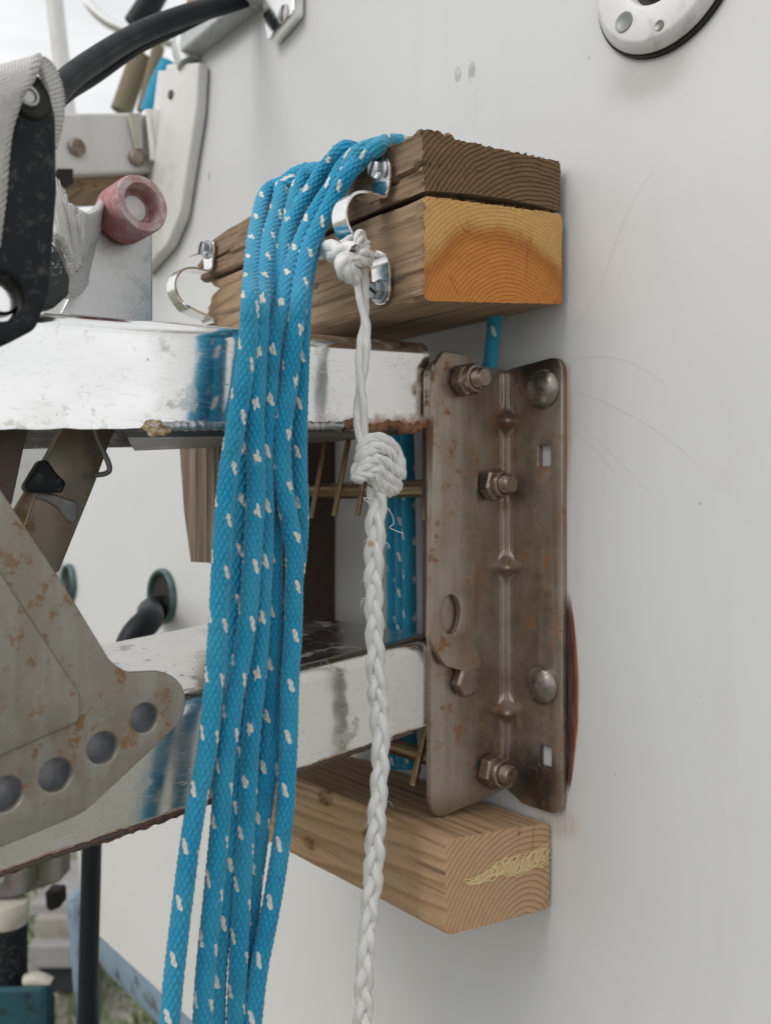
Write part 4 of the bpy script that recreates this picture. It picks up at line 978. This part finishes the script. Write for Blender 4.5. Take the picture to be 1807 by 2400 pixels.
# ------------------------------------------------------------------ WHITE CORD
wc = thing('white_rope', (-.02, -.09, -.25), 'white plaited rope knotted to the chrome clip and hanging straight down', 'rope')
WX = -.0215
def wtube(P, r, name='cord_strand', n=20, ds=.0006, raw=False, seed=0, prof=None):
    def d(TH, LL): return .00020 * np.sin(TH * 7 + LL * 700 + seed) * np.sin(TH * 4 + seed) + .0001 * np.sin(LL * 700 + seed * 3)
    V, F, TH, LL = tube_np(P, r if prof is None else prof, n, ds, d, raw); me = mesh_np(V, F); uv_from_verts(me, np.stack([TH / 6.2832 + LL * 12, LL * 1.0], 1))
    return link(name, me, M['white'], wc, True, None)
def along(px_pts, X, ds=.0006):
    return spline([PX(x, y, X) for x, y in px_pts], ds)
# lower three strand plait
Q = along([(884, 1140), (882, 1200), (879, 1250), (876, 1330), (877, 1411), (879, 1490), (881, 1574), (888, 1650), (892, 1736), (890, 1820), (884, 1899), (879, 1980), (874, 2062), (863, 2170), (855, 2279), (851, 2420)], WX)
L = np.concatenate([[0], np.cumsum(np.linalg.norm(np.diff(Q, axis=0), axis=1))]); Pp = .034
for k in range(3):
    jit = np.array([mnoise.noise(Vector((l * 60, k * 9, 0))) for l in L])
    ph = 2 * math.pi * (L / Pp + k / 3) + .5 * jit; A = .00205 * (1 + .12 * np.sin(L * 95)); Bd = .00125
    P3 = Q + (A * np.sin(ph))[:, None] * RIGHT - (Bd * np.sin(2 * ph))[:, None] * VIEW
    wtube(P3, .0019, raw=True, seed=k, prof=list(.0019 + .00022 * jit))
# upper two strand twist
Q = along([(846, 632), (850, 700), (856, 760), (851, 820), (847, 880), (845, 940), (846, 1000), (852, 1045), (858, 1075)], WX)
L = np.concatenate([[0], np.cumsum(np.linalg.norm(np.diff(Q, axis=0), axis=1))])
for k in range(2):
    ph = 2 * math.pi * (L / .052 + k / 2 + .15); P3 = Q + (.00135 * np.sin(ph))[:, None] * RIGHT - (.0011 * np.cos(ph))[:, None] * VIEW
    wtube(P3, .0015, raw=True, seed=5 + k)
def kt(px_pts, r, doff=.002, name='knot_turn', X=WX, seed=0, prof=None):
    """px points with a depth offset towards the viewer in metres as third value"""
    P = [PX(p[0], p[1], X) - VIEW * (doff + (p[2] if len(p) > 2 else 0)) for p in px_pts]
    if prof: return wtube(P, r, name, 22, .0005, False, seed, prof)
    Q = spline(P, .0004); T_, N_, B_ = frames(Q); L = np.concatenate([[0], np.cumsum(np.linalg.norm(np.diff(Q, axis=0), axis=1))])
    for k in range(3):      # a turn of the plait: three small strands winding round each other
        ph = 2 * math.pi * (L / .013 + k / 3) + seed * 1.3 + .6 * np.array([mnoise.noise(Vector((l * 150, seed * 3.0, k))) for l in L])
        jj = np.array([mnoise.noise(Vector((l * 260, seed * 5.0, k * 4))) for l in L])
        wtube(Q + (r * .46 * np.cos(ph))[:, None] * N_ + (r * .46 * np.sin(ph))[:, None] * B_, r * .6, name, 14, .0005, True, seed + k, list(r * (.60 + .16 * jj)))
# big knot
kt([(846, 1085, -.002), (850, 1050), (872, 1030, .001), (900, 1032, .001), (924, 1052), (938, 1085, -.001), (936, 1118, -.003)], .0024, .0015, seed=1)
kt([(848, 1100, -.001), (860, 1066, .001), (884, 1052, .002), (912, 1064, .0015), (932, 1092), (934, 1125, -.002)], .0024, .0028, seed=2)
kt([(838, 1118, -.002), (852, 1100, .0), (874, 1082, .002), (898, 1084, .003), (924, 1104, .001), (942, 1112, -.002)], .0024, .0036, seed=3)
kt([(840, 1112, -.003), (836, 1120), (858, 1114, .0015), (884, 1102, .003), (902, 1116, .003), (920, 1130, .001), (932, 1136, -.002)], .0022, .0030, seed=4)
kt([(866, 1100, .002), (880, 1118, .0028), (896, 1136, .002), (916, 1146, .0), (930, 1146, -.003)], .0024, .0025, seed=5)
kt([(874, 1120, .001), (886, 1140, .0015), (904, 1154, .0), (918, 1152, -.003)], .0022, .0018, seed=6)
kt([(836, 1092, -.003), (834, 1108, -.001), (842, 1120, .0), (862, 1116, -.001), (880, 1120, -.002)], .0022, .0010, seed=7)
kt([(868, 1045, 0), (880, 1080, 0), (890, 1120, 0), (886, 1150, 0)], .0062, -.0035, seed=8, prof=[.003, .0065, .0070, .003])
# loose filaments
for pts in ([(896, 1200), (908, 1192), (920, 1210), (922, 1228), (913, 1236), (928, 1244), (945, 1250)], [(892, 1275), (905, 1272), (912, 1278), (912, 1285)], [(868, 1170), (852, 1165), (856, 1172), (870, 1182)], [(838, 985), (834, 1010), (842, 1040)], [(895, 1660), (905, 1690), (915, 1700)], [(900, 1690), (912, 1695), (930, 1700)]):
    b = MB(); b.tube([PX(x, y, WX + .001) for x, y in pts], .00016, 5, ds=.0008); o = b.build('loose_filament', M['white'], wc)
random.seed(11)
for k in range(26):
    y = random.uniform(1180, 2350); x = np.interp(y, [1140, 1250, 1411, 1574, 1736, 1899, 2062, 2170, 2279, 2420], [884, 879, 877, 881, 892, 884, 874, 863, 855, 851]); sg = random.choice((-1, 1)); a = random.uniform(6, 16)
    b = MB(); b.tube([PX(x + sg * 18, y, WX + .001), PX(x + sg * (20 + a * .6), y + random.uniform(-6, 8), WX + .001), PX(x + sg * (19 + a), y + random.uniform(4, 22), WX + .001)], .00006, 4, ds=.0012); b.build('loose_filament', M['white'], wc)
# small knot at the clip
KX = -.0165
kt([(838, 612, 0), (838, 580, .0015), (842, 556, .001), (848, 556, -.001), (850, 580, -.003)], .00175, .0025, X=KX, seed=9)
kt([(846, 610, .001), (856, 585, .001), (858, 572, -.001)], .0017, .0018, X=KX, seed=10)
kt([(832, 618, -.001), (842, 606, .002), (858, 602, .0015), (868, 606, -.001), (864, 614, -.003)], .0017, .0032, X=KX, seed=11)
kt([(812, 628, .0), (832, 622, .002), (852, 622, .002), (862, 616, -.001)], .0021, .0030, X=KX, seed=12)
kt([(834, 652, -.002), (815, 650, .0005), (802, 634, .001), (806, 616, .001), (824, 612, .0)], .0029, .0025, X=KX, seed=13)
kt([(838, 650, -.001), (822, 640, .002), (818, 622, .0015), (828, 616, 0)], .0022, .0030, X=KX, seed=14)
for k in range(2):
    Q = spline([PY(705, 590, -.096), PY(740, 578, -.100), (PY(775, 588, -.104)), PY(805, 592, -.107), PY(832, 590, -.109)], .0006)
    L = np.concatenate([[0], np.cumsum(np.linalg.norm(np.diff(Q, axis=0), axis=1))]); ph = 2 * math.pi * (L / .030 + k / 2)
    wtube(Q + (.0017 * np.sin(ph))[:, None] * UP - (.0016 * np.cos(ph))[:, None] * VIEW, .0026, raw=True, seed=20 + k, prof=[.0018, .0026, .0029, .0026, .0022])

# ------------------------------------------------------------------ BLACK HANDLE AND WEBBING (near, left)
bh = thing('plastic_handle', PX(60, 790, -.008), 'long black plastic handle with bolt holes at the left edge', 'handle')
XH = -.006
ho = [yz(70, 158, XH), yz(112, 190, XH), yz(134, 270, XH), yz(137, 450, XH), yz(118, 690, XH), yz(88, 770, XH), yz(20, 806, XH), yz(-90, 812, XH), yz(-90, 560, XH), yz(0, 560, XH), yz(14, 420, XH), yz(28, 300, XH), yz(42, 200, XH)]
c2 = yz(0, 695, XH); r2 = abs(yz(0, 695 - 56, XH)[1] - c2[1])
plate('handle_body', [rounded(ho, [.003, .006, .006, .02, .012, .006, .006, 0, 0, 0, 0, 0, .003]), circ(c2, r2)[::-1]], 'X', XH, .010, M['black'], bh, .0016)
b = MB(); c = PX(75, 235, XH + .0004); b.lathe([(.0052, 0), (.0052, .0002), (.0046, -.0002)], c, (1, 0, 0), 30); b.lathe([(.0046, .0005), (0, .0006)], c, (1, 0, 0), 30); b.build('bolt_recess', M['gasket'], bh)
b = MB(); c = PX(66, 228, XH + .0008); b.lathe([(.0028, 0), (.0027, .0014), (.0020, .0016), (.0016, .0008), (0, .0006)], c, (1, 0, 0), 26); b.build('bolt_end', M['alloy'], bh)
b = MB(); c = PX(-8, 700, XH - .011); b.lathe([(.0055, 0), (.0054, .004), (.0045, .0052), (0, .0056)], c, (1, 0, 0), 26); b.build('pivot_pin', M['chrome'], bh)
# second black piece with chipped white paint behind it
pk = [yz(118, 560, -.030), yz(140, 590, -.030), yz(166, 650, -.030), yz(164, 690, -.030), yz(128, 722, -.030), yz(90, 726, -.030), yz(95, 600, -.030)]
def mat_chip():
    m = NT('chipped black paint'); P = m.coord(); n = m.noise(P, 300, 6, .7); k = m.noise(P, 70, 3)
    c = m.mix(m.M('MULTIPLY', m.rng(n, .54, .57, 0, 1), m.rng(k, .46, .56, 0, 1)), (.02, .022, .025), (.5, .5, .49)); return m.set(base=c, rough=.5)
plate('chipped_lug', [rounded(pk, .003)], 'X', -.030, .006, mat_chip(), bh, .001)

wb = thing('webbing_strap', PX(40, 500, .002), 'grey woven cotton webbing folded over the black handle', 'strap')
def ribbon(rows, name, th=.0016):
    """rows of left/right 3D points -> thick woven ribbon"""
    A = spline([r_[0] for r_ in rows], .001); n = len(A); Bq = spline([r_[1] for r_ in rows], .001)
    t = np.linspace(0, 1, 160); A = np.stack([np.interp(t, np.linspace(0, 1, n), A[:, k]) for k in range(3)], 1); Bq = np.stack([np.interp(t, np.linspace(0, 1, len(Bq)), Bq[:, k]) for k in range(3)], 1)
    m_ = 14; s = np.linspace(0, 1, m_); G = A[:, None] * (1 - s)[None, :, None] + Bq[:, None] * s[None, :, None]
    du = np.gradient(G, axis=0); dv = np.gradient(G, axis=1); Nn = np.cross(du, dv); Nn /= np.linalg.norm(Nn, axis=2)[..., None] + 1e-9
    rib = .00018 * np.sin(np.linspace(0, 160 * 1.3, 160))[:, None, None] * ((s < .08) | (s > .92))[None, :, None]
    G = G + Nn * rib * 2
    V = np.concatenate([(G + Nn * th / 2).reshape(-1, 3), (G - Nn * th / 2).reshape(-1, 3)]); F = []; o = 160 * m_
    for i in range(159):
        for j in range(m_ - 1):
            a = i * m_ + j; F.append((a, a + 1, a + m_ + 1, a + m_)); F.append((o + a, o + a + m_, o + a + m_ + 1, o + a + 1))
    for i in range(159):
        a = i * m_; F.append((a, a + m_, o + a + m_, o + a)); a = i * m_ + m_ - 1; F.append((a, o + a, o + a + m_, a + m_))
    for j in range(m_ - 1):
        F.append((j, o + j, o + j + 1, j + 1)); a = 159 * m_ + j; F.append((a, a + 1, o + a + 1, o + a))
    me = mesh_np(V, F); ar = np.concatenate([[0], np.cumsum(np.linalg.norm(np.diff(A, axis=0), axis=1))]); wd = np.linalg.norm(A[0] - Bq[0])
    UVv = np.stack(np.meshgrid(s * max(wd, .012), ar), -1).reshape(-1, 2); uv_from_verts(me, np.concatenate([UVv, UVv]))
    return link(name, me, M['web'], wb, True, None)
ribbon([(PX(100, 132, -.008), PX(-60, 175, -.008)), (PX(98, 142, -.001), PX(-60, 190, -.001)), (PX(84, 185, .001), PX(-60, 250, .001)), (PX(58, 225, .001), PX(-60, 330, .001)), (PX(32, 300, .001), PX(-70, 420, .001)), (PX(20, 380, .001), PX(-80, 500, .001)), (PX(12, 480, .000), PX(-90, 600, 0)), (PX(0, 580, 0), PX(-100, 700, 0))], 'front_fold')
ribbon([(PX(70, 140, -.003), PX(100, 132, -.006)), (PX(90, 160, -.004), PX(122, 152, -.009)), (PX(105, 200, -.006), PX(140, 195, -.012)), (PX(112, 240, -.008), PX(147, 240, -.016)), (PX(110, 290, -.010), PX(143, 290, -.018)), (PX(100, 340, -.012), PX(128, 350, -.02))], 'back_fold')
ribbon([(PX(100, 420, -.045), PX(120, 560, -.030)), (PX(138, 425, -.045), PX(140, 560, -.030)), (PX(155, 470, -.040), PX(160, 600, -.034)), (PX(185, 488, -.038), PX(176, 640, -.036)), (PX(200, 500, -.036), PX(190, 600, -.040)), (PX(226, 490, -.042), PX(215, 560, -.046)), (PX(262, 445, -.058), PX(245, 520, -.060)), (PX(300, 430, -.066), PX(290, 500, -.066))], 'crumpled_loop', .002)
ribbon([(PX(130, 560, -.036), PX(110, 690, -.044)), (PX(160, 600, -.042), PX(150, 700, -.046)), (PX(190, 590, -.045), PX(180, 690, -.050)), (PX(225, 520, -.052), PX(200, 660, -.056)), (PX(250, 480, -.060), PX(230, 600, -.060))], 'lower_fold', .002)

# ------------------------------------------------------------------ CABLES, RAILS AND THE FAR GEAR (top left)
def cable(name, pts, r, mat, label, cat, n=20, group=None):
    b = MB(); b.tube([PT(*p) for p in pts], r, n, ds=.004); return tag(b.build(name, mat), label, cat, group)
cable('black_cable', [(80, 285, .40), (144, 203, .43), (216, 145, .46), (324, 80, .50), (432, 37, .53), (540, 5, .56), (640, -30, .58)], .0060, M['hose'], 'thick black cable sweeping up past the webbing to the rail', 'cable')
cable('thin_cable', [(90, 315, .42), (150, 236, .45), (230, 183, .48), (324, 118, .51), (420, 71, .54), (540, 14, .56), (640, -10, .60)], .0024, M['hose'], 'thin black cable running just under the thick one', 'cable')
cable('rail_pole', [(372, -30, 1.0), (345, 20, 1.0), (318, 62, 1.0)], .014, M['hose'], 'dark padded pole end at the top beside the rail cap', 'pole')
cable('white_post', [(124, -40, 1.2), (140, 100, 1.2), (160, 275, 1.2)], .0115, M['trim'], 'slim white post rising behind the black cable', 'post')
cable('guard_rail', [(190, -30, 1.5), (215, 15, 1.5), (252, 50, 1.5), (300, 72, 1.5), (360, 88, 1.5), (410, 100, 1.5)], .010, M['chrome'], 'curved polished guard rail tube against the sky', 'rail')
cable('olive_strap_post', [(332, 130, 1.0), (310, 190, 1.0), (285, 262, 1.0)], .012, M['olive'], 'olive strap leaning left above the painted box beam', 'strap')
cable('olive_strap_post', [(372, 110, .99), (355, 180, .99), (335, 262, .99)], .007, M['olive'], 'narrow olive strap between the wide one and the blue line', 'strap')
b = MB(); P = [PT(400, 150, .98), PT(372, 205, .98), PT(352, 268, .98)]
blue_far = blue_strand(P, 0, 'blue_line', 24, .0012, None, 40, True, .011); tag(blue_far, 'blurred blue line behind the white corner trim', 'rope')
# rope fragment under beam
fr = blue_strand([PT(182, 440, .95), PT(160, 480, .95), PT(145, 520, .95)], 0, 'blue_line', 20, .0015, None, 43, True, .006); tag(fr, 'short blue line hanging below the painted box beam', 'rope')
# box beam (boarding platform bracket) beyond the corner
bx = thing('box_beam', (-.42, .06, .345), 'white painted box beam with two rusty bolts behind the handle', 'beam')
XQ = -.39
q = [PX(60, 265, XQ), PX(392, 262, XQ), PX(392, 400, XQ), PX(60, 412, XQ)]
b = MB(); b.hexa(q, (-.06, 0, 0)); bb_ = b.build('beam_body', M['trim'], bx, False, bevel=.002)
for (qx, qy) in ((178, 347), (318, 372)):
    c = PX(qx, qy, XQ); b = MB(); b.lathe([(.0062, 0), (.0062, .004), (.0045, .0055), (0, .0055)], c, (1, 0, 0), 16); b.build('rusty_bolt', M['nut'], bx)
b = MB(); b.hexa([PX(298, 270, XQ + .002), PX(325, 270, XQ + .002), PX(330, 350, XQ + .002), PX(318, 352, XQ + .002)], (.004, 0, 0)); b.build('gusset', M['cream'], bx, False)
b = MB(); b.hexa([PX(333, 262, XQ + .004), PX(395, 260, XQ + .004), PX(395, 385, XQ + .004), PX(345, 380, XQ + .004)], (.006, 0, 0)); b.build('end_sleeve', M['chrome'], bx, False)
pw = MB(); q = [PX(140, 408, XQ - .01), PX(385, 402, XQ - .01), PX(385, 440, XQ - .01), PX(140, 447, XQ - .01)]; pw.hexa(q, (-.05, 0, 0))
tag(pw.build('wooden_plank', mid_side, None, False), 'brown plank lying right under the painted box beam', 'plank')
b = MB(); q = [PX(125, 405, XQ - .005), PX(160, 405, XQ - .005), PX(160, 440, XQ - .005), PX(125, 440, XQ - .005)]; b.hexa(q, (.01, 0, 0)); b.build('mounting_foot', M['near_black'], bx, False)

# ------------------------------------------------------------------ RUDDER AND GEAR (bottom left)
cable('black_pipe', [(217, 1930, .56), (213, 2100, .56), (209, 2250, .56), (206, 2460, .56)], .0062, M['hose'], 'straight black pipe standing in front of the hull corner', 'pipe')
rd = thing('rudder', PT(20, 2700, .80), 'rudder with cream and black stock and teal painted blade', 'rudder')
t0 = .80
b = MB(); c = PT(20, 2112, t0); b.lathe([(.0165, 0), (.0175, -.002), (.0175, -.018), (.0165, -.021)], c, (0, 0, 1), 36); b.build('cream_collar', M['cream'], rd)
b = MB(); b.lathe([(.0168, -.0205), (.0168, -.12)], c, (0, 0, 1), 36); b.build('black_stock', M['black'], rd)
V0 = PT(-120, 2316, t0 + .01); 
b = MB(); b.hexa([PT(-160, 2316, t0 - .03), PT(112, 2306, t0 - .03), PT(128, 2318, t0 - .02), PT(130, 2318, t0 + .05), PT(-160, 2310, t0 + .05)], (0, 0, -.25)); b.build('blade', M['teal'], rd, False, bevel=.006)
b = MB(); b.tube([PT(62, 2302, t0 - .01), PT(90, 2296, t0 - .01), PT(118, 2308, t0 - .01)], .007, 12, ds=.004); b.build('worn_edge', M['cream'], rd)
q = [PT(-60, 2012, t0), PT(62, 1998, t0), PT(62, 2096, t0), PT(30, 2106, t0), PT(-60, 2112, t0)]
b = MB(); b.hexa(q, VIEW * .03); sp = b.build('rudder_strap', M['strut'], rd, False, bevel=.003)
b = MB(); b.lathe([(.006, 0), (.005, .004), (0, .005)], PT(3, 2055, t0), -VIEW, 18); b.build('strap_bolt', M['alloy'], sp)
q = [PT(60, 1985, t0 + .03), PT(141, 1985, t0 + .03), PT(141, 2068, t0 + .03), PT(105, 2080, t0 + .03), PT(60, 2095, t0 + .03)]
b = MB(); b.hexa(q, VIEW * .03); b.build('gudgeon', M['galv'], rd, False, bevel=.002)
b = MB(); b.hexa([PT(105, 2090, .86), PT(140, 2092, .86), PT(142, 2128, .86), PT(118, 2138, .86), PT(108, 2130, .86)], VIEW * .02); b.build('pintle', M['near_black'], rd, False, bevel=.002)
# sloping blue-grey skeg edge and blocks under the hull
b = MB(); b.hexa([PT(150, 2112, .9), PT(172, 2108, .9), PT(205, 2170, .86), PT(205, 2460, .8), PT(182, 2460, .85), PT(180, 2290, .88)], VIEW * .04); tag(b.build('skeg', M['bluegrey'], None, False, bevel=.003), 'grey blue skeg edge sloping down behind the black pipe', 'skeg')
def gblock(name, px0, px1, py0, py1, t, mat, label, d=.25):
    z0 = PT(px0, py1, t)[2]; b = MB(); b.hexa([PT(px0, py0, t), PT(px1, py0, t), PT(px1, py1, t), PT(px0, py1, t)], VIEW * d)
    return tag(b.build(name, mat, None, False, bevel=.006), label, 'block', 'support blocks under the boat')
b1 = gblock('support_block', 70, 175, 2118, 2150, 1.95, M['whiteblock'], 'pale block topmost of the support stack behind the rudder')
b2 = gblock('support_block', 82, 178, 2151, 2214, 1.93, M['stone'], 'tan block in the middle of the support stack behind the rudder')
b3 = gblock('support_block', 66, 172, 2215, 2272, 1.90, M['whiteblock'], 'chalky white block near the foot of the support stack')
b4 = gblock('support_block', 90, 176, 2273, 2330, 1.92, M['darkbottom'], 'dark shaded block lowest in the support stack')
